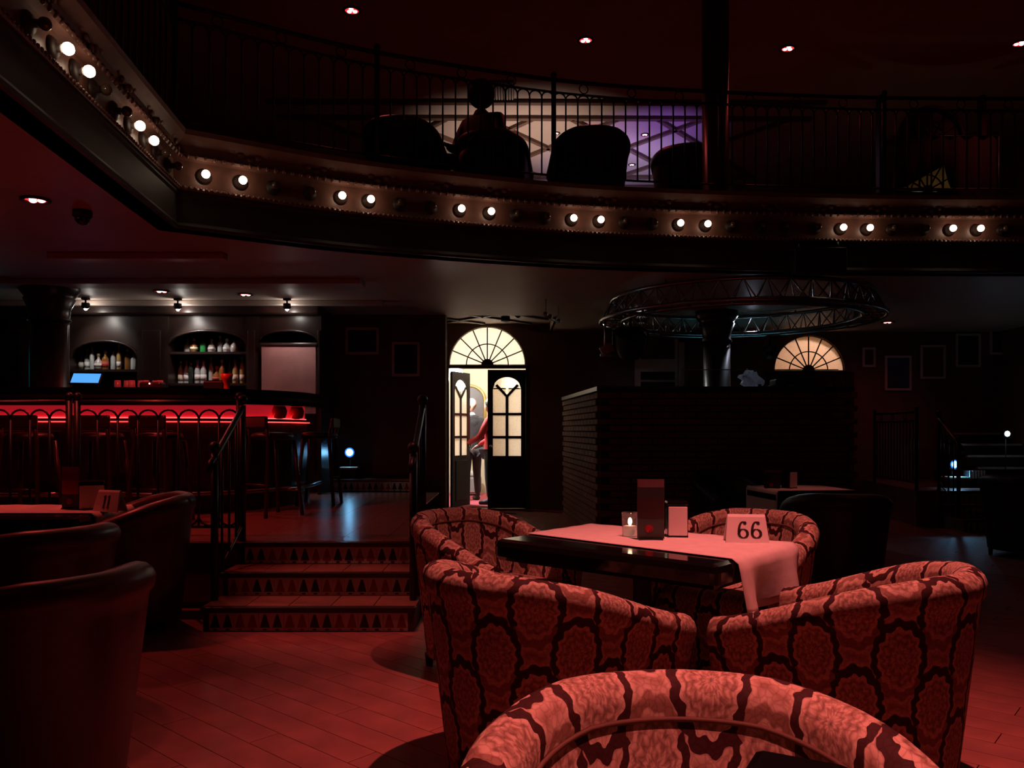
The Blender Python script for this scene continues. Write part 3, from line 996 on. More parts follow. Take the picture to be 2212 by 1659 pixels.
# bottles
def bottle_mesh(kind):
    P = {'tall': [(.034, 0), (.037, .01), (.037, .17), (.03, .2), (.014, .235), (.013, .285), (.016, .288), (.016, .3)],
         'round': [(.03, 0), (.055, .02), (.06, .07), (.052, .12), (.018, .16), (.016, .2), (.02, .205), (.02, .22)],
         'square': [(.042, 0), (.045, .01), (.045, .16), (.03, .185), (.016, .2), (.016, .25), (.019, .255), (.019, .27)],
         'slim': [(.028, 0), (.03, .01), (.031, .2), (.022, .25), (.012, .28), (.012, .33), (.015, .335), (.015, .35)]}[kind]
    return P
BCOL = {'clear': (.55, .58, .58), 'green': (.03, .35, .08), 'amber': (.30, .12, .03), 'dark': (.03, .04, .03), 'gold': (.5, .33, .12), 'pale': (.5, .45, .42)}
BM = {k: mat('glass_' + k, c, .08, spec=.8, noise=.05) for k, c in BCOL.items()}
LBL = [mat('paper_cream', (.75, .66, .5), .7), mat('paper_white', (.75, .72, .7), .7), mat('paper_red', (.6, .08, .06), .7)]
CAPM = [mat('cap_gold', (.55, .42, .2), .35, metal=.5), M_blackm, mat('cap_white', (.7, .66, .6), .5), mat('cap_red', (.5, .08, .06), .5)]
def bottle(x, y, z, kind, colr, lab, cap, text, sc=1.0, n=14):
    P = bottle_mesh(kind)
    root = thing('bottle', text, 'bottle', (x, y, z), random.uniform(0, 6))
    root.scale = (sc, sc, sc)
    gb = MB().lathe(P, n if kind != 'square' else 8).build('glass', BM[colr], root)
    r, h = P[-1]
    MB().lathe([(r * 1.12, h - .03), (r * 1.15, h + .008), (r * .9, h + .012)], 10).build('cap', CAPM[cap], root)
    if lab is not None:
        rb = max(p[0] for p in P)
        z0, z1 = (.04, .12) if kind != 'round' else (.05, .09)
        MB().lathe([(rb * 1.02, z0), (rb * 1.02, z1)], n, smooth=True).build('bottle_label', LBL[lab], gb)
    return root
ordn = ['first', 'second', 'third', 'fourth', 'fifth', 'sixth', 'seventh', 'eighth', 'ninth', 'tenth', 'eleventh', 'twelfth']
row1 = [('slim', 'clear', None, 1), ('tall', 'dark', 1, 3), ('tall', 'clear', 1, 2), ('slim', 'clear', None, 1), ('round', 'pale', 1, 0), ('square', 'amber', 2, 0), ('tall', 'clear', None, 1), ('slim', 'gold', 1, 2), ('tall', 'amber', None, 0), ('square', 'clear', None, 1)]
row2 = [('tall', 'clear', 0, 0), ('tall', 'clear', 1, 2), ('slim', 'dark', None, 1), ('tall', 'clear', 1, 2), ('tall', 'clear', 1, 3), ('slim', 'clear', None, 0), ('round', 'amber', 2, 3), ('tall', 'amber', None, 2), ('slim', 'dark', 0, 1), ('tall', 'gold', 0, 2), ('slim', 'gold', 0, 2)]
row3 = [('round', 'clear', None, 2), ('round', 'amber', 0, 0), ('square', 'green', None, 1), ('round', 'pale', 1, 2), ('square', 'clear', None, 2), ('round', 'clear', 1, 2), ('round', 'pale', None, 1)]
cn = {'clear': 'clear glass', 'green': 'bright green', 'amber': 'amber', 'dark': 'dark glass', 'gold': 'golden', 'pale': 'pale glass'}
kn = {'tall': 'straight', 'round': 'round bellied', 'square': 'squat square', 'slim': 'slim tall'}
for row, x0, x1, z, y, where, sc in ((row1, wx(158, 10.4), wx(287, 10.4), Z1S, 10.42, 'in the left niche', .92), (row2, wx(386, 10.4), wx(522, 10.4), Z2L, 10.42, 'on the lower right shelf', 1.0), (row3, wx(400, 10.4), wx(505, 10.4), Z2U, 10.45, 'on the upper right shelf', .82)):
    n = len(row)
    for i, (kd, cl, lb, cp) in enumerate(row):
        bottle(x0 + (x1 - x0) * i / (n - 1), y + random.uniform(-.05, .05), z, kd, cl, lb, cp, f'{cn[cl]} {kn[kd]} bottle, {ordn[i]} from the left {where}', sc)
# things on / behind the counter
root = thing('till_screen', 'bright blue tilted till screen on the bar counter', 'screen', (wx(186, 8.25), 8.25, 1.70), .25)
MB().bbox(0, .06, .01, .18, .12, .02, .006).build('stand_base', M_blackm, root)
MB().tube([(0, .06, .02), (0, .03, .10)], .015, 8).build('stand_neck', M_blackm, root)
R = Matrix.Translation((0, 0, .115)) @ Matrix.Rotation(-.9, 4, 'X')
MB().bbox(0, 0, 0, .28, .02, .18, .006, R=R).build('casing', M_blackm, root)
MB().box(-.128, .128, -.0125, -.011, -.08, .08, R=R).build('display', M_screenblue, root)
root = thing('television', 'teal glowing television at the left edge behind the bar', 'television', (-6.62, 10.0, 2.12))
MB().bbox(0, .06, .17, .5, .06, .36, .01).build('casing', M_blackm, root)
MB().box(-.235, .235, .026, .03, .01, .33).build('display', M_screenteal, root)
MB().tube([(0, .09, .17), (0, .22, .17)], .03, 8).build('wall_bracket', M_blackm, root)
gl_me = MB().lathe([(.036, 0), (.038, .003), (.03, .1), (.027, .1), (.033, .01), (1e-4, .008)], 12).mesh('tumbler', mat('tumbler_glass', (.35, .25, .30), .1, spec=.9))
for k in range(7):
    o = link('tumbler', gl_me, None, (wx(252, 8.2) + .072 * (k % 7), 8.22 + (.05 if k % 2 else 0), 1.70))
    tag(o, f'upturned tumbler on the bar, {ordn[k]} from the left in its row', 'glass', 'tumblers on the bar')
root = thing('card_terminal', 'small dark machine with a red indicator light on the bar', 'machine', (wx(330, 8.2), 8.2, 1.70))
MB().bbox(0, 0, .04, .22, .14, .08, .02).build('casing', M_barwood, root)
MB().sphere((.0, -.075, .062), .008, 8, 6).build('indicator', M_redled, root)
root = thing('red_cup', 'bright red flared plastic cup standing on the bar', 'cup', (wx(490, 8.15), 8.15, 1.70))
MB().lathe([(.035, 0), (.03, .01), (.028, .06), (.05, .1), (.062, .16), (.056, .16), (.045, .1), (1e-4, .065)], 14).build('cup_body', mat('red_plastic', (.75, .06, .04), .4), root)
root = thing('drip_tray', 'black bar caddy box next to the red cup', 'box', (wx(465, 8.2), 8.2, 1.70))
MB().bbox(0, 0, .045, .2, .13, .09, .015).build('box_body', M_blackm, root)
MB().box(-.08, .08, -.045, .045, .09, .096).build('lid', M_black, root)

# bar stools
def bar_stool(label, x, y, rz):
    root = thing('bar_stool', label, 'bar stool', (x, y, PZ), rz)
    for sx in (-1, 1):
        for sy in (-1, 1):
            top = .74 if sy < 0 else .93
            MB().tube([(sx * .2, sy * .2, 0), (sx * .15, sy * .14, .72)] + ([(sx * .15, .17, .9)] if sy > 0 else []), .019, 8).build('leg', M_dwood, root)
    MB().tube([(-.18, -.185, .24), (.18, -.185, .24)], .013, 6).build('foot_bar', M_chrome, root)
    MB().tube([(-.18, .18, .3), (.18, .18, .3)], .012, 6).build('stretcher', M_dwood, root)
    MB().lathe([(.15, .72), (.19, .73), (.2, .755), (.185, .785), (.1, .795), (1e-4, .797)], 18).build('seat', M_dleather, root)
    MB().bbox(0, .175, .89, .36, .035, .11, .015).build('backrest', M_dwood, root)
    return root
# local +Y is the stool's back: turned to the viewer
for lab, px, d, rz in (('bar stool at the left edge of the bar', 62, 7.15, PI), ('bar stool left of the platform post', 215, 7.2, PI), ('bar stool between the platform posts', 345, 7.2, PI - .2), ('bar stool before the rounded bar end, its back catching red light', 588, 7.75, PI - .7), ('bar stool standing farthest round the bar end', 690, 8.9, PI / 2 + PI)):
    bar_stool(lab, wx(px, d), d, rz)

# ================================================================== ENTRANCE DOORS
def fan_window(root, xc, zb, r, y, n_sec, mframe, mpane, hub=.1, mid=.55):
    """radial fanlight: each pane its own part"""
    k = 0
    for (r0, r1) in ((hub, mid * r), (mid * r, r - .01)):
        for i in range(n_sec):
            a0, a1 = PI * i / n_sec, PI * (i + 1) / n_sec
            pts = arc(xc, zb, r1, a0, a1, 4) + arc(xc, zb, r0, a1, a0, 3)
            mb = MB()
            f = [mb.vert(x, y, z) for x, z in pts]
            g = [mb.vert(x, y + .006, z) for x, z in pts]
            mb.face(f[::-1]); mb.face(g)
            mb.build('pane', mpane, root)
    for i in range(n_sec + 1):
        a = PI * i / n_sec
        MB().tube([(xc + hub * .8 * math.cos(a), y - .005, zb + hub * .8 * math.sin(a)), (xc + r * math.cos(a), y - .005, zb + r * math.sin(a))], .011, 6).build('glazing_bar', mframe, root)
    MB().tube([(x, y - .005, z) for x, z in arc(xc, zb, mid * r, 0, PI, 18)], .010, 6).build('arch_bar', mframe, root)
    MB().tube([(x, y - .01, z) for x, z in arc(xc, zb, r + .02, 0, PI, 24)], .034, 8).build('arch_frame', mframe, root)
    mb = MB()
    f = [mb.vert(x, y - .02, z) for x, z in arc(xc, zb, hub, 0, PI, 10)]
    g = [mb.vert(x, y + .02, z) for x, z in arc(xc, zb, hub, 0, PI, 10)]
    mb.face(f[::-1]); mb.face(g)
    for i in range(10): mb.face((f[i], f[i + 1], g[i + 1], g[i]))
    mb.build('hub', mframe, root)
w1 = struct(MB().bbox(DXC, WB + .05, DZB - .03, 2 * DR + .08, .1, .06, .008).build('window_1', M_dwood), 'bright semicircular fanlight with radiating bars over the entrance doors')
fan_window(w1, DXC, DZB, DR, WB + .06, 8, M_dwood, M_pane)
w2 = struct(MB().bbox(FXC, WB + .05, FZB - .03, 2 * FR + .1, .1, .06, .008).build('window_2', M_dwood), 'dim pinkish semicircular fan window above the booth')
fan_window(w2, FXC, FZB, FR, WB + .06, 8, M_dwood, M_pane2)
# dark wooden surround
for (x0, x1) in ((DXC - DR - .06, DXC - DR - .0), (DXC + DR + .0, DXC + DR + .06)):
    struct(MB().bbox((x0 + x1) / 2, WB + .03, DZB / 2, x1 - x0, .12, DZB, .01).build('trim_door', M_dwood))
for x in (FXC - FR - .07, FXC + FR + .07):
    struct(MB().bbox(x, WB - .02, 1.12, .13, .06, 2.24, .01).build('trim_window', M_dwood))

def door_leaf(name, label, w, h, loc, rz, open_side=1):
    """leaf local: x 0..w, y thickness, z 0..h; glazed upper part"""
    root = struct(MB().box(0, w, -.02, .02, 0, .86).build(name, M_door), label)
    root.location, root.rotation_euler = loc, (0, 0, rz)
    sw = .085
    MB().box(0, sw, -.02, .02, .86, h).build('stile', M_door, root)
    MB().box(w - sw, w, -.02, .02, .86, h).build('stile', M_door, root)
    zt = h - .2
    ri = (w - 2 * sw) / 2
    xm = w / 2
    mb = MB()
    flat_arch(mb, xm, ri, zt - .12, .20, sw, w - sw, h, -.02, .02)
    mb.build('top_rail', M_door, root)
    MB().box(xm - .022, xm + .022, -.016, .016, .86, zt - .22).build('mullion', M_door, root)
    for z in (1.12 + .05, 1.5 + .05):
        MB().box(sw, w - sw, -.016, .016, z - .02, z + .02).build('cross_bar', M_door, root)
    for sx in (-1, 1):
        R = Matrix.Translation((xm, 0, zt - .24)) @ Matrix.Rotation(sx * PI / 4.2, 4, 'Y')
        MB().box(-.02, .02, -.016, .016, 0, .26, R=R).build('branch_bar', M_door, root)
    for (za, zb_) in ((.86, 1.15), (1.19, 1.53), (1.57, zt - .1)):
        for (xa, xb) in ((sw, xm - .022), (xm + .022, w - sw)):
            MB().box(xa, xb, -.003, .003, za, zb_).build('pane', M_pane, root)
    mb = MB()
    n = 8
    top = [(xm + ri * .98 * math.cos(PI * i / n), zt - .12 + .19 * math.sin(PI * i / n)) for i in range(n + 1)]
    f = [mb.vert(x, -.003, z) for x, z in top + [(sw, zt - .1), (w - sw, zt - .1)][:0]]
    mb.face(f)
    mb.build('pane', M_pane, root)
    for (za, zb_) in ((.1, .78),):
        MB().bbox(w / 2, -.02, (za + zb_) / 2, w - .22, .02, zb_ - za, .01).build('panel', M_door, root)
    MB().sphere((.05 if open_side > 0 else w - .05, -.05, 1.02), .026, 10, 8).build('door_handle', M_chrome, root)
    return root
door_leaf('door_1', 'closed right leaf of the dark glazed entrance doors', .635, 2.28, (DXC + .005, WB + .1, 0.005), 0, 1)
dl = door_leaf('door_2', 'left leaf of the dark glazed entrance doors, swung open', .62, 2.26, (DXC - DR + .03, WB + .14, 0.005), math.radians(65), -1)
dl3 = struct(MB().box(FXC - FR, FXC + FR, WB - .03, WB + .01, 0, 2.2).build('door_3', M_dwood), 'closed dark door beneath the right fan window')
for x in (FXC - .28, FXC + .28): MB().bbox(x, WB - .035, 1.3, .42, .02, 1.3, .01).build('panel', M_dwood, dl3)

# hall behind the doors
mb = MB().box(-2.6, 2.4, 16.5, 16.6, 0, 3.0)
hall = struct(mb.build('wall_hall', M_cream), 'cream back wall of the lit hall beyond the doors')
struct(MB().box(-2.7, -2.6, WB + .2, 16.6, 0, 3.0).build('wall_hall_left', M_cream), 'left wall of the lit hall')
struct(MB().box(2.4, 2.5, WB + .2, 16.6, 0, 3.0).build('wall_hall_right', M_cream), 'right wall of the lit hall')
struct(MB().box(-2.7, 2.5, WB + .2, 16.6, 3.0, 3.05).build('ceiling_hall', M_cream), 'ceiling of the lit hall')
struct(MB().box(-2.7, 2.5, WB, 16.6, -.05, 0.0).build('floor_hall', M_tile), 'floor of the lit hall')
o = MB().bbox(-.75, 15.0, .006, 1.1, 2.9, .012, .004).build('carpet_runner', M_carpet)
tag(o, 'pink carpet runner on the hall floor beyond the doors', 'carpet')
root = thing('arched_mirror', 'gilt framed arched mirror on the hall wall behind the bald man', 'mirror', (-.86, 16.48, .9))
mb = MB()
pts = [(-.3, 0), (.3, 0)] + arc(0, .98, .3, 0, PI, 12)
f = [mb.vert(x, -.01, z) for x, z in pts]
mb.face(f)
mb.build('mirror_glass', mat('mirror_dim', (.09, .07, .08), .4), root)
MB().tube([(x, -.02, z) for x, z in [(.31, 0)] + arc(0, .98, .31, 0, PI, 16) + [(-.31, 0)]], .03, 8).build('gilt_frame', M_gold, root)
MB().tube([(-.33, -.02, 0), (.33, -.02, 0)], .03, 8).build('sill', M_gold, root)
root = thing('footstool', 'pale grey upholstered footstool seen between the legs of the pair', 'seat', (-.86, 16.0, 0))
MB().bbox(0, 0, .22, .5, .45, .32, .04).build('seat_base', mat('grey_fabric', (.3, .28, .3), .9), root)
MB().bbox(0, 0, .43, .48, .43, .1, .04).build('seat_cushion', mat('pale_fabric', (.5, .5, .5), .9), root)
for sx in (-1, 1):
    for sy in (-1, 1): MB().tube([(sx * .2, sy * .17, 0), (sx * .2, sy * .17, .07)], .02, 6).build('leg', M_dwood, root)
# hall lamps
root = thing('hall_lamp', 'glaring white tube lamp at the upper left inside the doorway', 'lamp', (DXC - DR + .02, 14.2, 2.30))
MB().bbox(0, 0, .06, .34, .07, .05, .01).build('casing', M_white, root)
MB().tube([(-.15, 0, .02), (.15, 0, .02)], .022, 10).build('tube_bulb', mat('tube_lit', (.9, .95, 1), .3, emit=(.85, .93, 1), es=30), root)
MB().tube([(0, 0, .08), (0, 0, .7)], .012, 6).build('suspension', M_white, root)
point('lamp_light', root, (0, 0, -.06), 200, (1, .95, .85), .06)
root = thing('hall_ceiling_lamp', 'round ceiling lamp inside the hall', 'lamp', (.3, 15.3, 3.0))
MB().lathe([(.16, 0), (.17, -.03), (.12, -.07), (1e-4, -.08)], 18).build('shade', M_white, root)
point('lamp_light', root, (0, 0, -.16), 62, (1, .82, .64), .1)
# room behind the right fan window
struct(MB().box(3.6, 6.2, 14.7, 14.8, 1.5, 3.4).build('wall_store', M_cream), 'wall of the room behind the fan window')
struct(MB().box(3.5, 3.6, WB + .2, 14.8, 1.5, 3.4).build('wall_store_left', M_cream))
struct(MB().box(6.2, 6.3, WB + .2, 14.8, 1.5, 3.4).build('wall_store_right', M_cream))
struct(MB().box(3.5, 6.3, WB + .2, 14.8, 1.45, 1.5).build('floor_store', M_cream))
struct(MB().box(3.5, 6.3, WB + .2, 14.8, 3.4, 3.45).build('ceiling_store', M_cream))
root = thing('store_lamp', 'warm lamp glowing behind the dim fan window', 'lamp', (5.2, 14.0, 3.4))
MB().lathe([(.08, 0), (.09, -.04), (.05, -.09), (1e-4, -.1)], 12).build('shade', M_white, root)
point('lamp_light', root, (0, 0, -.25), 30, (1, .78, .62), .06)

# ================================================================== PICTURES
def picture(label, px, py, wpx, hpx, d, tint, back=.03):
    w, h = wpx * d / FPX, hpx * d / FPX
    root = thing('picture_frame', label, 'picture', (wx(px, d), d, wz(py + hpx / 2, d)))
    t = .035
    MB().box(-w / 2, -w / 2 + t, -.03, 0, 0, h).build('frame_side', M_framew, root)
    MB().box(w / 2 - t, w / 2, -.03, 0, 0, h).build('frame_side', M_framew, root)
    MB().box(-w / 2 + t, w / 2 - t, -.03, 0, 0, t).build('frame_rail', M_framew, root)
    MB().box(-w / 2 + t, w / 2 - t, -.03, 0, h - t, h).build('frame_rail', M_framew, root)
    MB().box(-w / 2 + t, w / 2 - t, -.012, 0, t, h - t).build('print', mat('print_' + '_'.join(str(int(c * 100)) for c in tint), tint, .25, noise=.45, nscale=4), root)
    return root
picture('wide dark picture in a pale frame left of the doors', 783, 737, 72, 58, 11.29, (.02, .025, .03))
picture('upright dark picture in a pale frame nearest the doors', 877, 776, 60, 74, 11.29, (.03, .03, .03))
picture('smallest picture, next to the right fan window', 1876, 772, 28, 42, 13.24, (.10, .05, .07))
picture('blue tinted picture hanging lowest on the stair wall', 1939, 806, 57, 75, 13.24, (.06, .06, .16))
picture('reddish picture second up the stair wall', 2014, 782, 54, 73, 13.24, (.16, .05, .06))
picture('dark green picture third up the stair wall', 2090, 757, 54, 72, 13.24, (.015, .03, .025))
picture('dark picture hanging highest on the stair wall', 2163, 733, 52, 66, 13.24, (.015, .015, .02))

# ================================================================== BLUE LAMPS
def blue_lamp(label, x, y, z, plinth_z, plinth_top, w=.24, power=3.0):
    root = thing('blue_lamp', label, 'lamp', (x, y, z))
    Rx = Matrix.Rotation(PI / 2, 3, 'X')
    MB().lathe([(.075, -.05), (.075, .03), (.066, .034)], 16, R=Rx).build('housing', M_blackm, root)
    MB().lathe([(1e-4, .036), (.066, .034)], 16, R=Rx, smooth=False).build('lens', M_bluehalo, root)
    MB().sphere((0, -.035, 0), .045, 12, 8, sc=(1, .4, 1)).build('led', M_blueled, root)
    MB().tube([(0, .03, -.03), (0, .03, plinth_top - z)], .014, 6).build('stem', M_blackm, root)
    spot('lamp_light', root, (0, -.1, -.02), power * 4, (.25, .62, 1), 130, .8, .03, target=(x, y - .45, plinth_top - .5))
    o = thing('plinth', 'dark plinth ' + ('under the blue lamp left of the doors' if x < 0 else 'under the blue lamp by the right stairs'), 'plinth', (x, y - .03, plinth_z))
    MB().bbox(0, 0, (plinth_top - plinth_z) / 2 - .01, w - .03, .24, plinth_top - plinth_z - .02, .01).build('plinth_body', M_dwood, o)
    MB().bbox(0, 0, plinth_top - plinth_z - .0125, w, .28, .025, .006).build('plinth_top', mat('plinth_white', (.6, .6, .6), .5), o)
    return root
blue_lamp('glaring blue white lamp left of the entrance doors', wx(757, 11.05), 11.02, wz(977, 11.05), PZ + .16, wz(1008, 11.05), power=.5)

# ================================================================== BOOTH
BX0, BX1, BYF, BYB, BZT = .98, 3.86, 9.2, 12.3, 1.79
SLX = -.21   # left side drifts left with depth
booth = thing('brick_booth', 'brick walled booth with a dark ledge under the ring truss', 'booth', (BX0, BYF, 0))
wd = BX1 - BX0
core = MB().prism([(.03, .03), (wd - .02, .03), (wd - .02, .3), (.3, .3), (SLX + .3, BYB - BYF), (SLX + .03, BYB - BYF)], 0, BZT - .05).build('wall_core', M_mortar, booth)
BH, BWD = .075, .258
brick_f = MB().bbox(0, 0, 0, .24, .045, .063, .005)
sb = MB().bbox(0, 0, 0, .245, .05, .063, .004).mesh('brick', M_brick)
ang_s = math.atan2(BYB - BYF, SLX)
Ls = math.hypot(BYB - BYF, SLX)
for r in range(23):
    nb = 12
    for i in range(nb):
        t = (i + .5) * BWD + (BWD / 2 if r % 2 else 0)
        if t > Ls - .1: continue
        link('brick', sb, booth, (SLX * t / Ls + .015, t * (BYB - BYF) / Ls, .04 + r * BH), (0, 0, ang_s))
mb = MB()
for r in range(23):
    for i in range(12):
        x = .13 + i * .245 + (.12 if r % 2 else 0)
        if x > wd - .05: continue
        mb.bbox(x, .015, .04 + r * BH, .232, .05, .063, .004)
tag(mb.build('front_bricks', M_brick, booth), None, kind='stuff')
MB().prism([(-.02, -.03), (wd + .02, -.03), (wd + .02, .5), (.45, .5), (SLX + .4, BYB - BYF), (SLX - .02, BYB - BYF)], BZT - .05, BZT).build('ledge', M_dwood, booth)
# glass screen on the ledge
root = thing('glass_screen', 'low glass screen standing on the booth ledge', 'glass panel', (BX0 + 1.0, BYF + .06, BZT))
MB().box(-.05, 1.75, -.004, .004, .012, .19).build('pane', M_glass, root)
MB().tube([(-.05, 0, .195), (1.75, 0, .195)], .006, 6).build('edge_rail', M_chrome, root)
for x in (0, .85, 1.7): MB().box(x - .02, x + .02, -.012, .012, 0, .03).build('clamp', M_chrome, root)
# crumpled white bag
bm = bmesh.new()
bmesh.ops.create_icosphere(bm, subdivisions=3, radius=.12)
rnd = random.Random(3)
from mathutils import noise as mnoise
for v in bm.verts:
    q = v.co.copy()
    f = 1 + .35 * mnoise.noise(q * 18) + .25 * mnoise.noise(q * 40 + Vector((3, 1, 2)))
    v.co = Vector((q.x * f * 1.05 + (-.03 if q.z > .03 else .02), q.y * f * .8, max(-.085, q.z * f * .95)))
me = bpy.data.meshes.new('plastic_bag')
bm.to_mesh(me); bm.free()
me.materials.append(mat_pane('bag_plastic', (.85, .87, .95)))
o = link('plastic_bag', me, None, (wx(1624, 9.45), 9.45, BZT + .085))
tag(o, 'crumpled white bag lying on the booth ledge', 'bag')
for k, px in enumerate((1670, 1710, 1795)):
    root = thing('saucer', ['small bluish white dish on the ledge nearest the white bag', 'small cream dish on the booth ledge, middle of three', 'small pale dish at the right end of the booth ledge'][k], 'dish', (wx(px, 9.42), 9.42, BZT))
    MB().lathe([(.025, 0), (.03, .004), (.06, .02), (.057, .023), (.03, .01), (1e-4, .008)], 16).build('dish_body', M_white, root)
    MB().sphere((0, 0, .022), .03, 10, 6, sc=(1, 1, .6)).build('dish_filling', M_napkin, root)
root = thing('mixing_desk', 'dark mixing desk behind the glass screen of the booth', 'mixer', (3.3, 9.62, BZT))
root.location = (3.32, 9.55, BZT)
MB().bbox(0, 0, .05, .5, .24, .1, .015).build('casing', M_blackm, root)
for k in range(6): MB().lathe([(.014, .1), (.012, .125), (1e-4, .126)], 8, (-.2 + k * .08, -.04, 0)).build('knob', M_blackm, root)
# white frame at the rear
root = thing('white_window_frame', 'greyish white window frame on the back wall behind the booth', 'window frame', (wx(1423, 13.2), 13.2, 1.2))
x0, x1 = wx(1371, 13.2) - wx(1423, 13.2), wx(1477, 13.2) - wx(1423, 13.2)
zz = lambda py: wz(py, 13.2) - 1.2
Mwf = mat('grey_white_paint', (.75, .73, .78), .6)
MB().box(x0, x0 + .09, -.05, .02, 0, zz(765)).build('jamb', Mwf, root)
MB().box(x1 - .09, x1, -.05, .02, 0, zz(740)).build('jamb', Mwf, root)
MB().box(x1 - .15, x1 - .1, -.04, .02, 0, zz(732)).build('inner_stile', Mwf, root)
MB().box(x0 + .09, x1 - .15, -.04, .02, zz(803), zz(776)).build('wide_rail', Mwf, root)
MB().box(x0 + .09, x1 - .15, -.04, .02, zz(825), zz(821)).build('thin_rail', Mwf, root)
MB().box(x0 + .09, x1 - .15, -.01, .0, 0, zz(776)).build('dark_pane', M_blackm, root)
# ring truss
TCX, TCY, TR, TZ0, TZ1 = 2.73, 9.80, 1.52, 2.62, 2.86
truss = thing('ring_truss', 'round metal lighting truss hanging over the booth', 'truss', (TCX, TCY, TZ0))
for rr, z in ((TR + .13, 0), (TR - .13, 0), (TR, TZ1 - TZ0)):
    MB().tube([(rr * math.cos(2 * PI * k / 48), rr * math.sin(2 * PI * k / 48), z) for k in range(48)], .024, 8, True).build('chord', M_chrome, truss)
n = 40
for k in range(n):
    a, b = 2 * PI * k / n, 2 * PI * (k + .5) / n
    c = 2 * PI * (k + 1) / n
    P = lambda r, t, z: (r * math.cos(t), r * math.sin(t), z)
    MB().tube([P(TR + .13, a, 0), P(TR, b, TZ1 - TZ0), P(TR + .13, c, 0)], .009, 5).build('brace', M_chrome, truss)
    MB().tube([P(TR - .13, a, 0), P(TR, b, TZ1 - TZ0), P(TR - .13, c, 0)], .009, 5).build('brace', M_chrome, truss)
    MB().tube([P(TR - .13, a, 0), P(TR + .13, a, 0)], .009, 5).build('rung', M_chrome, truss)
for k in range(4):
    a = PI / 4 + k * PI / 2
    MB().tube([(TR * math.cos(a), TR * math.sin(a), TZ1 - TZ0), (TR * math.cos(a), TR * math.sin(a), SOF - TZ0)], .012, 6).build('hanger', M_chrome, truss)
# stage lamp under the truss
def stage_lamp(label, x, y, z, ztop, s=1.0, tilt=.6, yaw=0):
    root = thing('stage_lamp', label, 'stage light', (x, y, z), yaw)
    MB().tube([(0, 0, ztop - z), (0, 0, .19 * s)], .018, 8).build('clamp_pipe', M_blackm, root)
    MB().tube([(-.2 * s, 0, 0), (-.2 * s, 0, .16 * s), (-.12 * s, 0, .2 * s), (.12 * s, 0, .2 * s), (.2 * s, 0, .16 * s), (.2 * s, 0, 0)], .016, 6).build('yoke', M_blackm, root)
    R = Matrix.Rotation(tilt, 3, 'X')
    MB().lathe([(.05 * s, -.17 * s), (.13 * s, -.14 * s), (.17 * s, -.03 * s), (.18 * s, .12 * s), (.16 * s, .15 * s), (.15 * s, .15 * s), (.14 * s, .12 * s), (1e-4, .11 * s)], 18, R=R).build('lamp_head', M_blackm, root)
    return root
stage_lamp('black stage lamp hanging from the left of the ring truss', wx(1362, 9.5), 9.5, wz(745, 9.5), TZ0, 1.0)
stage_lamp('small black stage lamp hanging from the far right of the ring truss', 3.57, 11.22, 2.36, TZ0, .45, -.4)
root = thing('metal_bracket', 'pale metal lamp bracket left of the black stage lamp', 'bracket', (wx(1318, 9.75), 9.75, wz(775, 9.75)))
MB().bbox(.02, 0, .12, .16, .03, .12, .02, R=Matrix.Rotation(-.5, 4, 'Y')).build('plate', mat('beige_metal', (.4, .36, .27), .4, metal=.4), root)
MB().tube([(-.06, 0, .05), (-.06, 0, TZ0 - wz(775, 9.75) + .02)], .014, 6).build('upright', M_chrome, root)
MB().tube([(-.12, 0, .04), (.1, 0, .04)], .02, 6).build('foot_bar', M_chrome, root)
root = thing('track_light', 'short chrome bar with small nozzles on the ceiling right of the doors', 'track light', (wx(1193, 10.2), 10.2, wz(690, 10.2)))
MB().tube([(-.1, -.3, .0), (.1, .3, 0)], .014, 8).build('rail', M_chrome, root)
for k in range(4):
    t = -1 + k * .66
    MB().lathe([(.015, 0), (.03, .03), (.02, .06)], 8, (.1 * t, .3 * t, -.01)).build('nozzle', M_chrome, root)
for t in (-.9, .9): MB().tube([(.1 * t, .3 * t, 0), (.1 * t, .3 * t, SOF - wz(690, 10.2))], .006, 5).build('hanger', M_chrome, root)
# hung loudspeaker at the balcony front
root = thing('loudspeaker', 'black loudspeaker hung below the balcony front above the truss', 'loudspeaker', (wx(1768, 8.1), 8.1, 2.98))
MB().bbox(0, 0, .0, .52, .14, .26, .015).build('cabinet', M_blackm, root)
MB().box(-.23, .23, -.076, -.07, -.1, .1).build('grille', mat('grille', (.012, .012, .014), .7), root)
MB().tube([(-.2, .0, .13), (-.2, .03, .2)], .012, 6).build('bracket', M_iron, root)
MB().tube([(.2, .0, .13), (.2, .03, .2)], .012, 6).build('bracket', M_iron, root)
# dome camera
d = (SOF - EYE) * FPX / (HY - 455)
root = thing('dome_camera', 'black dome camera under the soffit at left', 'camera', (wx(178, d), d, SOF))
MB().lathe([(.065, 0), (.068, -.04), (.06, -.05)], 16).build('housing', M_blackm, root)
MB().lathe([(.055, -.05), (.05, -.075), (.03, -.1), (1e-4, -.108)], 16).build('dome', M_black, root)
d = 12.0
root = thing('dome_camera', 'black dome camera in the passage ceiling beside the red spot', 'camera', (wx(1118, 11.9), 11.9, VC))
MB().lathe([(.06, 0), (.062, -.03), (.055, -.04)], 16).build('housing', M_blackm, root)
MB().lathe([(.05, -.04), (.045, -.07), (.02, -.09), (1e-4, -.093)], 16).build('dome', M_black, root)
# ceiling vent upstairs
root = thing('ceiling_vent', 'pale slatted vent in the high ceiling behind the seated figure', 'vent', (wx(1084, 11.2), 11.2, UP_CEIL))
MB().box(-.17, .17, -.3, .3, -.01, 0).build('vent_back', M_blackm, root)
sl = MB().box(-.008, .008, -.28, .28, -.03, -.01).mesh('slat', M_soffit)
for k in range(9): link('slat', sl, root, (-.15 + k * .0375, 0, 0))

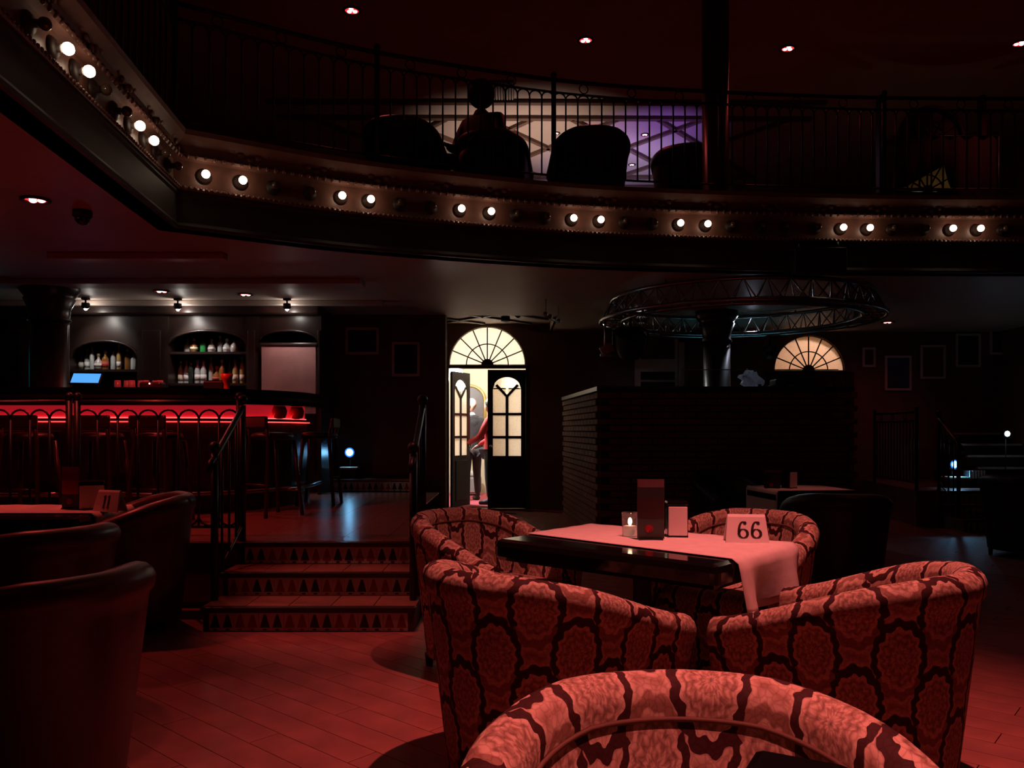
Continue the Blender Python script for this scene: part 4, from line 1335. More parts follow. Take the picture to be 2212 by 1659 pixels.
# ================================================================== RIGHT PLATFORM AND STAIRS
rp = struct(MB().prism([(5.42, 10.87), (7.95, 10.87), (7.95, WB), (5.75, WB), (5.62, 12.5)], 0, PZ).build('floor_platform_right', M_tile), 'small raised platform at the right')
stair('floor_stairs_right', 'three tiled steps up to the right platform', 5.72, 6.95, [10.25, 10.55, 10.85], 10.88, .16, ntiles=4)
railing('platform_railing', 'black iron railing on the right platform edge', [(5.64, 12.6), (5.47, 10.95)], PZ, 1.54, .12, ringrail=True)
stair_rail('stair_railing', 'black iron handrail on the right hand steps', 5.76, (10.93, .48), (10.45, .16))
blue_lamp('glaring blue white lamp low beside the right stairs', wx(2060, 11.6), 11.6, wz(1003, 11.6), PZ, wz(1029, 11.6), .3, power=2.0)
root = thing('slatted_box', 'small pale slatted box lit cyan beside the blue lamp', 'box', (wx(2106, 11.5), 11.55, PZ))
MB().bbox(0, 0, .12, .24, .2, .24, .01).build('box_body', M_blackm, root)
for k in range(6): MB().box(-.11 + k * .04, -.09 + k * .04, -.115, -.1, .13, .24).build('slat', M_white, root)
us = struct(MB().prism([(6.9, 12.1), (7.95, 12.1), (7.95, WB), (6.9, WB)], PZ, .60).build('floor_upper_stairs', M_dwood), 'dark stairs with pale edges rising to the gallery at the right')
for k in range(4):
    z = .74 + .17 * k
    MB().box(6.95 + .0 * k, 7.95, 12.1 + .27 * k, WB, z - .17, z - .03).build('step_block', M_dwood, us)
    MB().box(6.95, 7.95, 12.08 + .27 * k, 12.14 + .27 * k, z - .03, z).build('step_edge', mat('edge_strip', (.5, .5, .5), .35, metal=.3), us)
root = thing('blue_lamp', 'small white lamp on the dark stairs at the right edge', 'lamp', (wx(2174, 12.0), 12.0, wz(937, 12.0)))
MB().lathe([(.055, -.04), (.055, .02), (.045, .024)], 14, R=Matrix.Rotation(PI / 2, 3, 'X')).build('housing', M_blackm, root)
MB().sphere((0, -.024, 0), .04, 12, 8, sc=(1, .4, 1)).build('led', mat('coolwhite_led', (.8, .9, 1), .3, emit=(.6, .85, 1), es=18), root)
MB().tube([(0, .02, -.03), (0, .02, PZ - wz(937, 12.0))], .006, 6).build('stem', M_blackm, root)
point('lamp_light', root, (0, -.09, -.02), .7, (.6, .82, 1), .03)

# ================================================================== GALLERY FURNISHING (upper right door with drape)
root = thing('gallery_door', 'dim glazed partition with two fan panes in the dark right gallery', 'partition', (wx(2015, 10.6), 10.6, 3.58))
zb2 = wz(410, 10.6) - 3.58
MB().box(-.7, .7, .02, .08, 0, zb2 - .02).build('lower_panel', M_dwood, root)
for x in (-.7, .64): MB().box(x, x + .06, 0, .1, 0, 2.1).build('jamb', M_dwood, root)
fan_window(root, -.05, zb2, .42, .05, 6, M_dwood, mat_pane('pane_cream', (.8, .7, .45)), .07, .5)
zt2 = wz(300, 10.6) - 3.58
fan_window(root, .0, zt2, .40, .05, 6, M_dwood, mat('pane_dark', (.03, .03, .04), .3), .07, .5)
MB().bbox(0, .05, zt2 - .03, 1.3, .08, .05, .01).build('transom', M_dwood, root)
dr = thing('drape', 'black drape hanging slantwise over the lit gallery pane', 'drape', (wx(2040, 10.45), 10.45, 3.58))
mb = MB()
rows = []
for j in range(2):
    for i in range(25):
        x = -.62 + 1.3 * i / 24
        zlow = 0 if j == 0 else 0
        y = .025 * math.sin(i * 1.3)
top = []
bot = []
z408, z355 = wz(404, 10.45) - 3.58, wz(345, 10.45) - 3.58
for i in range(33):
    x = -.62 + 1.3 * i / 32
    y = .025 * math.sin(i * 1.2)
    low = z408 + (z355 - z408) * max(0, min(1, (x + .5) / .62)) if x < .12 else z355 - (z355 + .0) * min(1, (x - .12) * 0 + 0)
    if x >= -.02: low = max(0.02, z355 - 3.2 * (x + .02))
    bot.append(mb.vert(x, y, low)); top.append(mb.vert(x, y * .6, zt2 - .02))
for i in range(32): mb.face((bot[i], bot[i + 1], top[i + 1], top[i]), 0, True)
o = mb.build('drape_cloth', mat('black_velvet', (.006, .006, .007), .95), dr)
sm = o.modifiers.new('thick', 'SOLIDIFY'); sm.thickness = .012
MB().tube([(-.66, 0, zt2 - .02), (.72, 0, zt2 - .02)], .015, 6).build('drape_rod', M_iron, dr)
for x in (-.64, .7): MB().tube([(x, 0, 0), (x, 0, zt2 - .02)], .015, 6).build('drape_post', M_iron, dr)
root = thing('partition_lamp', 'faint lamp behind the gallery partition', 'lamp', (wx(1990, 11.2), 11.3, 3.58))
MB().lathe([(.06, 0), (.06, .02), (.012, .03), (.012, .35), (.05, .36), (.07, .48), (.04, .5)], 12).build('lamp_body', M_iron, root)
point('lamp_light', root, (0, -.1, .75), .6, (1, .75, .4), .05)
root = thing('unseen_uplight', 'unseen teal lamp added inside the brick booth to light the ceiling', 'lamp', (3.3, 11.75, 0))  # hidden teal uplight, added to tint the soffit above the booth
MB().lathe([(.12, 0), (.12, .02), (.1, .03), (.09, .16), (.08, .17), (1e-4, .15)], 14).build('lamp_body', M_blackm, root)
spot('lamp_light', root, (0, 0, .22), 10, (.2, .75, .9), 56, .9, .05, target=(3.3, 11.6, SOF))
# unseen uplights added to brighten the lattice ceiling
for x, y, p, colr, an, lab in ((2.2, 12.5, 150, (.42, .2, 1.0), 62, 'unseen purple uplight added on the gallery floor'), (0.2, 12.6, 230, (1, .72, .58), 95, 'unseen warm uplight added on the gallery floor'), (1.9, 13.9, 190, (.62, .5, 1.0), 85, 'unseen lilac uplight added on the rear gallery floor')):
    root = thing('unseen_uplight', lab, 'lamp', (x, y, 3.58))
    MB().lathe([(.12, 0), (.12, .02), (.1, .03), (.09, .16), (.08, .17), (1e-4, .15)], 14).build('lamp_body', M_blackm, root)
    spot('lamp_light', root, (0, 0, .22), p, colr, an, .9, .05, target=(x, y + .35, UP_CEIL))

# ================================================================== TUB CHAIRS
def smoothstep(a, b, x):
    t = max(0, min(1, (x - a) / (b - a)))
    return t * t * (3 - 2 * t)
def tub_path(n=14, R=.345, arm=.40):
    pts = []
    for k in range(5): pts.append((-R, arm - arm * k / 5, -1, 0))
    for k in range(n * 2 + 1):
        a = PI + PI * k / (2 * n)
        pts.append((R * math.cos(a), R * math.sin(a) * 1.02, math.cos(a), math.sin(a)))
    for k in range(5): pts.append((R, arm * (k + 1) / 5, 1, 0))
    return pts
def tub_meshes(m, dark=M_blackm):
    P = tub_path()
    mb = MB()
    rows = []
    u = 0
    us = []
    for i, p in enumerate(P):
        if i: u += math.hypot(p[0] - P[i - 1][0], p[1] - P[i - 1][1])
        us.append(u)
    rims = []
    for (x, y, nx, ny) in P:
        zr = .625 + .215 * (.35 * smoothstep(.40, -.2, y) + .65 * max(0, min(1, (.40 - y) / .70)))
        rims.append(zr)
        sec = [(-.035, .07), (-.01, .3), (.03, zr - .16), (.035, zr - .11), (.048, zr - .095)]
        for k in range(9):
            a = -.35 + (PI + .7) * k / 8
            sec.append((.055 * math.cos(a), zr - .055 + .055 * math.sin(a)))
        sec += [(-.056, zr - .085), (-.095, .42), (-.10, .36)]
        row = []
        vv = 0
        pr = None
        for (o, z) in sec:
            if pr: vv += math.hypot(o - pr[0], z - pr[1])
            pr = (o, z)
            row.append((mb.vert(x + nx * o, y + ny * o, z), vv))
        rows.append(row)
    for i in range(len(rows) - 1):
        a, b = rows[i], rows[i + 1]
        for k in range(len(a) - 1):
            mb.face((a[k][0], b[k][0], b[k + 1][0], a[k + 1][0]), 0, True, ((us[i], a[k][1]), (us[i + 1], b[k][1]), (us[i + 1], b[k + 1][1]), (us[i], a[k + 1][1])))
    for r, flip in ((rows[0], False), (rows[-1], True)):
        ids = [q[0] for q in r]
        uvs = [(mb.v[q][0] * 1.0, mb.v[q][2]) for q in ids]
        if flip: ids, uvs = ids[::-1], uvs[::-1]
        mb.face(ids, 0, False, uvs)
    shell = mb.mesh('shell', m)
    # inner seam piping
    pip = []
    for (x, y, nx, ny), zr in zip(P, rims): pip.append((x - nx * .055, y - ny * .055, zr - .075))
    piping = MB().tube(pip, .005, 6).mesh('piping', dark)
    pip2 = [(x + nx * .052, y + ny * .052, zr - .125) for (x, y, nx, ny), zr in zip(P, rims)]
    piping2 = MB().tube(pip2, .005, 6).mesh('piping', m if m != M_damask else dark)
    # seat cushion
    def outline(ins):
        out = []
        for (x, y, nx, ny) in P: out.append((x - nx * (.05 + ins), min(y, .40) - ny * (.05 + ins) + 0))
        return out
    mb = MB()
    rings = []
    for ins, z, fy in ((.0, .36, .0), (0, .43, .0), (.012, .455, -.012), (.04, .47, -.035), (.12, .478, -.1)):
        o = outline(ins)
        rings.append([mb.vert(x, y + (fy if y > .1 else 0), z) for x, y in o])
    n = len(rings[0])
    def puv(ids): return [(mb.v[q][0], mb.v[q][1] + mb.v[q][2]) for q in ids]
    for a, b in zip(rings, rings[1:]):
        for i in range(n):
            j = (i + 1) % n
            ids = (a[i], a[j], b[j], b[i])
            mb.face(ids, 0, True, puv(ids))
    mb.face(rings[-1], 0, True, puv(rings[-1]))
    seat = mb.mesh('seat_cushion', m)
    mb = MB()
    o = [(x, y) for x, y in outline(-.008)]
    mb.prism(o, .07, .362)
    mb.uv = [[(mb.v[q][0], mb.v[q][2]) for q in f] for f in mb.f]
    base = mb.mesh('seat_base', m)
    foot = MB().lathe([(.018, 0), (.026, .07)], 8).mesh('foot', M_blackm)
    return shell, piping, piping2, seat, base, foot
TUB = {'damask': tub_meshes(M_damask, mat('piping_dark', (.12, .06, .04), .7)), 'leather': tub_meshes(M_leather, mat('piping_leather', (.05, .02, .016), .5)), 'black': tub_meshes(M_dleather)}
def tub_chair(name, label, x, y, face, kind, z=0.0, group=None, sc=1.0):
    """face: plan direction the chair looks at"""
    rz = math.atan2(face[1], face[0]) - PI / 2
    root = thing(name, label, 'armchair', (x, y, z), rz, group)
    root.scale = sc if isinstance(sc, tuple) else (sc, sc, sc)
    sh, p1, p2, se, ba, fo = TUB[kind]
    link('shell', sh, root)
    link('piping', p1, root)
    link('seat_cushion', se, root)
    bs = link('seat_base', ba, root)
    for fx, fy in ((-.25, .3), (.25, .3), (-.22, -.2), (.22, -.2)): link('foot', fo, bs, (fx, fy, 0))
    return root
tub_chair('tub_armchair', 'patterned tub armchair at the far left end of table 66', -.16, 4.50, (.754, -.658), 'damask')
tub_chair('tub_armchair', 'patterned tub armchair with its dark back to the viewer, left of table 66', .09, 3.06, (.76, .65), 'damask', sc=(1.06, 1.06, .97))
tub_chair('tub_armchair', 'patterned tub armchair with its dark back to the viewer, right of table 66', 1.29, 3.02, (-.78, .63), 'damask', sc=(1.03, 1.03, .97))
tub_chair('tub_armchair', 'patterned tub armchair pushed under the far side of table 66', 1.25, 4.42, (-.658, -.754), 'damask')
tub_chair('tub_armchair', 'patterned tub armchair nearest the viewer, seen into its curved back', .30, 1.20, (0.02, -1), 'damask')
tub_chair('leather_armchair', 'plain brown armchair nearest the viewer at the left edge', -1.70, 2.75, (-.93, .37), 'leather', sc=(1.12, 1.12, 1.0))
tub_chair('leather_armchair', 'plain brown armchair behind the nearest one at the left edge', -2.42, 4.0, (-.9, .43), 'leather', sc=(1.1, 1.1, 1.0))
tub_chair('leather_armchair', 'plain brown armchair by the steps, beyond table 11', -2.54, 5.36, (-.80, -.35), 'leather', sc=1.04)
tub_chair('dark_armchair', 'black armchair before the front of the brick booth', wx(1575, 8.6), 8.6, (.3, -1), 'black')
tub_chair('dark_armchair', 'black armchair in front of the small dim table', wx(1805, 6.15), 6.15, (.2, 1), 'black')
tub_chair('dark_armchair', 'black armchair at the right edge of the picture', 5.26, 8.35, (.7, .5), 'black')
tub_chair('gallery_armchair', 'black armchair silhouette on the gallery under the seated figure', wx(1062, 8.65), 8.78, (.15, 1), 'black', 3.58, sc=1.02)
tub_chair('gallery_armchair', 'broad black armchair silhouette on the gallery', wx(1278, 8.75), 8.85, (-.1, 1), 'black', 3.58, sc=1.08)
tub_chair('gallery_armchair', 'black armchair silhouette on the gallery beside the column', wx(1488, 9.42), 9.42, (.5, 1), 'black', 3.58, sc=1.1)
tub_chair('gallery_armchair', 'black armchair silhouette at the left on the gallery', wx(870, 8.5), 8.5, (.2, 1), 'black', 3.58, sc=1.05)

# ================================================================== TABLES
def table(label, origin, ex, w, dpt, h=.75, apron=.105):
    """origin: corner A, ex unit dir along length w; depth to the left-normal"""
    ex = Vector(ex).normalized()
    a = math.atan2(ex.y, ex.x)
    root = thing('table', label, 'table', (origin[0], origin[1], 0), a)
    MB().bbox(w / 2, dpt / 2, h - apron / 2, w, dpt, apron, .035).build('table_top', M_black, root)
    MB().lathe([(.06, .04), (.045, .08), (.045, h - apron - .03), (.09, h - apron)], 14, (w / 2, dpt / 2, 0)).build('pedestal', M_blackm, root)
    MB().lathe([(.26, 0), (.26, .02), (.2, .035), (.06, .05)], 24, (w / 2, dpt / 2, 0)).build('base_plate', M_blackm, root)
    return root
def cloth(label, tbl, x0, y0a, y0b, x1, y1, h, over_right, over_left=0, seed=1):
    """runner in table coordinates: x0..x1, near edge from y0a to y0b, far edge y1, hanging over x1 by over_right"""
    mb = MB()
    NX, NY = 40, 16
    L = (x1 - x0) + over_right + over_left
    rows = []
    zt = h + .0035
    for j in range(NY + 1):
        row = []
        for i in range(NX + 1):
            s = i / NX * L - over_left
            t = j / NY
            xe = x0 + min(max(s, 0), x1 - x0)
            y0 = y0a + (y0b - y0a) * (xe - x0) / (x1 - x0)
            y = y0 + (y1 - y0) * t
            if s > x1 - x0:
                q = s - (x1 - x0)
                bend = min(q, .05)
                ang_ = bend / .05 * PI / 2
                xx = x1 - .03 + .03 * math.sin(ang_) + .006
                zz_ = zt - .03 * (1 - math.cos(ang_)) - max(0, q - .05)
                xx += .03 * max(0, q - .05) * math.sin(t * 9 + seed) / .2 + .018 * math.sin(t * 17) * min(1, q * 3) + .012 * min(1, q * 4)
                y += .02 * math.sin(t * 6 + 1) * q * 3 * (1 - 2 * t)
            elif s < 0:
                q = -s
                xx = x0 - .006
                zz_ = zt - q
            else:
                xx, zz_ = x0 + s, zt + .0015 * math.sin(s * 31 + t * 9) * math.sin(t * 14)
            row.append(mb.vert(xx, y, zz_))
        rows.append(row)
    for a, b in zip(rows, rows[1:]):
        for i in range(NX): mb.face((a[i], a[i + 1], b[i + 1], b[i]), 0, True)
    o = mb.build('tablecloth', M_cloth, None, tbl.location, tbl.rotation_euler)
    sm = o.modifiers.new('thick', 'SOLIDIFY'); sm.thickness = .003; sm.offset = 1
    tag(o, label, 'tablecloth')
    return o
A66 = (-.098, 4.08)
t66 = table('black square-edged table carrying the number 66', A66, (.754, -.658), 1.23, .84)
cloth('white cloth runner hanging over the right end of table 66', t66, .015, .25, .175, 1.23, .83, .75, .26)
# objects on table 66 (world coordinates)
def menu_stand(label, x, y, z, rz, w=.132, h=.30, cols=None):
    root = thing('menu_stand', label, 'menu', (x, y, z), rz)
    c = cols or ((.14, .07, .08), (.02, .025, .02), (.035, .011, .011), (.045, .055, .042))
    MB().bbox(0, .0, .006, w * .9, .05, .012, .004).build('foot', M_black, root)
    MB().box(-w / 2, w / 2, -.004, .004, .008, h).build('card', mat('menu_card', c[3], .5), root)
    for k, (z0, z1, cc) in enumerate(((.87, 1.0, c[0]), (.68, .87, c[1]), (.36, .68, c[2]))):
        MB().box(-w / 2 + .002, w / 2 - .002, -.0052, -.004, h * z0, h * z1).build('print_band', mat('menu_print_%d' % int(cc[0] * 1000), cc, .45), root)
    MB().lathe([(1e-4, 0), (.02, 0)], 18, (-.008, -.0056, h * .19), R=Matrix.Rotation(PI / 2, 3, 'X'), smooth=False).build('red_dot', mat('menu_red', (.6, .03, .04), .5), root)
    return root
def napkin_holder(label, x, y, z, rz, w=.10, h=.185, dp=.11):
    root = thing('napkin_holder', label, 'napkin holder', (x, y, z), rz)
    MB().bbox(0, 0, .006, w + .004, dp, .012, .004).build('tray', M_black, root)
    MB().bbox(0, .0, h - .0125, w + .006, dp, .025, .012).build('lid', M_black, root)
    for sx in (-1, 1): MB().box(sx * (w / 2) - .002, sx * (w / 2) + .002, -dp / 2 + .012, dp / 2 - .01, .01, h - .02).build('side_plate', M_black, root)
    for k in range(6):
        MB().bbox(0, -dp / 2 + .004 + k * .012, .012 + (h - .04) / 2, w - .006, .011, h - .04, .003).build('napkin', M_napkin, root)
    return root
def candle_glass(label, x, y, z):
    root = thing('candle_glass', label, 'candle', (x, y, z))
    MB().lathe([(.036, 0), (.04, .004), (.043, .125), (.040, .125), (.037, .008), (1e-4, .006)], 20).build('glass', M_glass, root)
    MB().lathe([(.034, .008), (.036, .055), (.03, .057), (1e-4, .056)], 18).build('wax', M_wax, root)
    MB().sphere((0, 0, .078), .011, 8, 8, sc=(1, 1, 1.9)).build('flame', M_flame, root)
    return root
def stroke(mb, pts, widths, y, m=0):
    n = len(pts)
    Ls, Rs = [], []
    for i in range(n):
        a = Vector(pts[max(i - 1, 0)]); b = Vector(pts[min(i + 1, n - 1)])
        t = (b - a).normalized(); nn = Vector((-t.y, t.x)) * widths[i] / 2
        p = Vector(pts[i])
        Ls.append(mb.vert(p.x + nn.x, y, p.y + nn.y)); Rs.append(mb.vert(p.x - nn.x, y, p.y - nn.y))
    for i in range(n - 1): mb.face((Ls[i], Ls[i + 1], Rs[i + 1], Rs[i]), m)
def digit6(mb, cx, z0, h, y):
    w = h * .55
    rb = h * .27
    # bowl
    N = 28
    pts = [(cx + w / 2 * .9 * math.cos(a), z0 + rb + rb * .93 * math.sin(a)) for a in [2 * PI * k / N for k in range(N + 1)]]
    wd_ = [h * (.05 + .11 * abs(math.cos(2 * PI * k / N))) for k in range(N + 1)]
    stroke(mb, pts, wd_, y)
    # stem: big left curve
    pts = []
    wd_ = []
    for k in range(17):
        a = PI * 1.0 - (PI * .62) * k / 16
        pts.append((cx + .02 * h + (w / 2 * .94) * math.cos(a), z0 + h * .40 + h * .56 * math.sin(a)))
        wd_.append(h * (.16 - .11 * (k / 16)))
    stroke(mb, [(cx - w / 2 * .92, z0 + h * .24)] + pts, [h * .15] + wd_, y)
    e = pts[-1]
    stroke(mb, [(e[0] + .055 * h * math.cos(a) , e[1] - .03 * h + .055 * h * math.sin(a)) for a in [2 * PI * k / 12 for k in range(13)]], [h * .10] * 13, y)
def digit1(mb, cx, z0, h, y):
    stroke(mb, [(cx, z0), (cx, z0 + h)], [h * .15, h * .15], y)
    stroke(mb, [(cx - h * .14, z0 + h * .02), (cx + h * .14, z0 + h * .02)], [h * .05] * 2, y)
    stroke(mb, [(cx - h * .17, z0 + h * .86), (cx + h * .03, z0 + h * .98)], [h * .07] * 2, y)
def number_sign(label, x, y, z, rz, digits):
    root = thing('number_sign', label, 'number sign', (x, y, z), rz)
    w, h, dp, tl = .205, .135, .09, .86
    mb = MB()
    prof = [(-dp / 2, 0), (-.012, h - .012), (-.004, h), (.004, h), (.012, h - .012), (dp / 2, 0), (dp / 2 - .01, 0), (.0, h - .03), (-dp / 2 + .01, 0)]
    f = [mb.vert(-w / 2 * (1 - .14 * zz_ / h), yy, zz_) for yy, zz_ in prof]
    g = [mb.vert(w / 2 * (1 - .14 * zz_ / h), yy, zz_) for yy, zz_ in prof]
    mb.face(f); mb.face(g[::-1])
    for i in range(len(prof)):
        j = (i + 1) % len(prof)
        mb.face((f[i], g[i], g[j], f[j]))
    mb.build('sign_body', M_white, root)
    for k, dg in enumerate(digits):
        mb = MB()
        dig = digit6 if dg == '6' else digit1
        dig(mb, 0, 0, .082, 0)
        tilt = -math.atan2(dp / 2 - .012, h - .012)
        o = mb.build('digit', M_ink, root, ((.012 + (k - .5) * .062) if dg == '6' else (k - .5) * .034, -dp / 2 + (dp / 2 - .012) / (h - .012) * .024 - .0016, .024), (tilt, 0, 0))
    return root
TT = .7545
menu_stand('tall dark menu card with a red dot standing on table 66', .685, 4.0, TT, -.08)
napkin_holder('black topped napkin holder filled with napkins on table 66', .838, 4.13, TT, -.05)
candle_glass('glass candle holder with a lit candle on table 66', .600, 4.12, TT)
number_sign('bright white tent sign with two large serif sixes on the cloth', 1.135, 3.93, TT, -.10, '66')
# table 11
t11 = table('dark table carrying the number 11 at the left', (-3.82, 4.86), (1, .02), 1.2, .80, h=.77)
cloth('whitish cloth runner hanging over the right end of table 11', t11, .02, .22, .20, 1.2, .78, .77, .26, seed=3)
T11 = .7745
menu_stand('dim reddish menu card standing on table 11', wx(150, 5.3), 5.32, T11, -.1, w=.125, h=.28, cols=((.28, .10, .10), (.2, .05, .05), (.4, .07, .06), (.3, .08, .07)))
napkin_holder('dark napkin holder on table 11 with a red glint on its top', wx(192, 5.3), 5.34, T11, .45, w=.15, h=.19)
number_sign('dim white tent sign with two thin ones at the left', wx(243, 5.25), 5.22, T11, -.35, '11')
# dim table by the booth
t3 = table('small dim table in front of the brick booth', (2.36, 7.2), (1, .12), .75, .7)
cloth('dim cloth hanging over the left part of the small booth table', t3, .01, .01, .01, .74, .69, .75, .02, .28, seed=5)
menu_stand('faint menu card on the small booth table', wx(1668, 7.5), 7.5, TT, -.1, w=.15, h=.17)
napkin_holder('dark napkin holder with a white edge on the small booth table', wx(1706, 7.5), 7.52, TT, .6, w=.1, h=.18)
# nearest table below the picture edge
t0 = table('black table of the viewer mostly below the picture', (-.25, .18), (1, 0), 1.1, .74)
napkin_holder('napkin holder on the viewer table, only its top corner in the picture', .30, .86, TT - .004, -.5, w=.10, h=.186)

# ================================================================== PEOPLE
def skin_eval(verts, edges, radii, roots, name, levels=2):
    me = bpy.data.meshes.new(name + '_tmp')
    me.from_pydata(verts, edges, [])
    o = bpy.data.objects.new(name + '_tmp', me)
    COL.objects.link(o)
    sk = o.modifiers.new('skin', 'SKIN')
    sk.use_smooth_shade = True
    for i, r in enumerate(radii):
        rr = r if isinstance(r, tuple) else (r, r)
        me.skin_vertices[0].data[i].radius = rr
        me.skin_vertices[0].data[i].use_root = i in roots
    ss = o.modifiers.new('sub', 'SUBSURF'); ss.levels = levels; ss.render_levels = levels
    dg = bpy.context.evaluated_depsgraph_get()
    dg.update()
    out = bpy.data.meshes.new_from_object(o.evaluated_get(dg))
    bpy.data.objects.remove(o)
    out.name = name
    return out
def head_mb(mb, c, yaw, r=.1, bald=True):
    """head with face: local +Y is the face direction"""
    R = Matrix.Rotation(yaw, 3, 'Z')
    n, k = 22, 16
    rings = []
    for i in range(k + 1):
        th = PI * i / k
        ring = []
        for q in range(n):
            a = 2 * PI * q / n
            x, y, z = math.sin(th) * math.cos(a), math.sin(th) * math.sin(a), -math.cos(th)
            p = Vector((x * .078, y * .098, z * .118))
            if z < -.1: p.x *= 1 - .35 * (-z); p.y *= 1 - .1 * (-z) if y > 0 else 1 - .45 * (-z)
            f = max(0, y)
            ax = abs(x)
            if f > .5:
                if ax < .22 and -.38 < z < .12: p.y += .022 * (1 - ax / .22) * (1 - (z + .38) / .5)     # nose
                if .18 < ax < .5 and -.02 < z < .2: p.y -= .008                                        # eye sockets
                if ax < .35 and -.62 < z < -.5: p.y += .005                                            # lips
                if ax < .35 and z < -.8: p.y += .008                                                   # chin
            p = R @ p
            ring.append(mb.vert(p.x + c[0], p.y + c[1], p.z + c[2]))
        rings.append(ring)
    for a, b in zip(rings, rings[1:]):
        for q in range(n):
            j = (q + 1) % n
            mb.face((a[q], a[j], b[j], b[q]), 0, True)
    for sx in (-1, 1):
        e = R @ Vector((sx * .078, -.008, -.01))
        mb.sphere((c[0] + e.x, c[1] + e.y, c[2] + e.z), .03, 8, 6, sc=(.35, .6, 1.0), R=R)
def join_mesh(base, mb, mats):
    bm = bmesh.new()
    bm.from_mesh(base)
    extra = mb.mesh('extra', mats)
    bm.from_mesh(extra)
    me = bpy.data.meshes.new(base.name)
    bm.to_mesh(me); bm.free()
    for m in mats: me.materials.append(m)
    for p in me.polygons: p.use_smooth = True
    return me
M_skin = mat('skin', (.62, .38, .30), .55, noise=.05)
def fingers(verts, edges, radii, roots, wrist, palm, d, side, curl):
    """wrist->palm vertices already given as vectors; adds hand chains"""
    b = len(verts)
    verts += [tuple(wrist), tuple((wrist + palm) / 2), tuple(palm)]
    edges += [(b, b + 1), (b + 1, b + 2)]
    radii += [(.022, .022), (.034, .016), (.036, .015)]
    roots.add(b)
    for k in range(4):
        o = side * (k - 1.5) * .019
        ln = (.07, .08, .075, .058)[k]
        p0 = palm + o - d * .01
        p1 = p0 + d * ln * .5 + curl * .008
        p2 = p1 + d * ln * .4 + curl * .028
        b = len(verts)
        verts += [tuple(p0), tuple(p1), tuple(p2)]
        edges += [(b, b + 1), (b + 1, b + 2)]
        radii += [.0095, .009, .0075]
        roots.add(b)
    b = len(verts)
    p0 = (wrist + palm) / 2 - side * .026
    p1 = p0 - side * .026 + d * .025
    p2 = p1 + d * .035 - side * .004 + curl * .01
    verts += [tuple(p0), tuple(p1), tuple(p2)]
    edges += [(b, b + 1), (b + 1, b + 2)]
    radii += [.012, .010, .0085]
    roots.add(b)

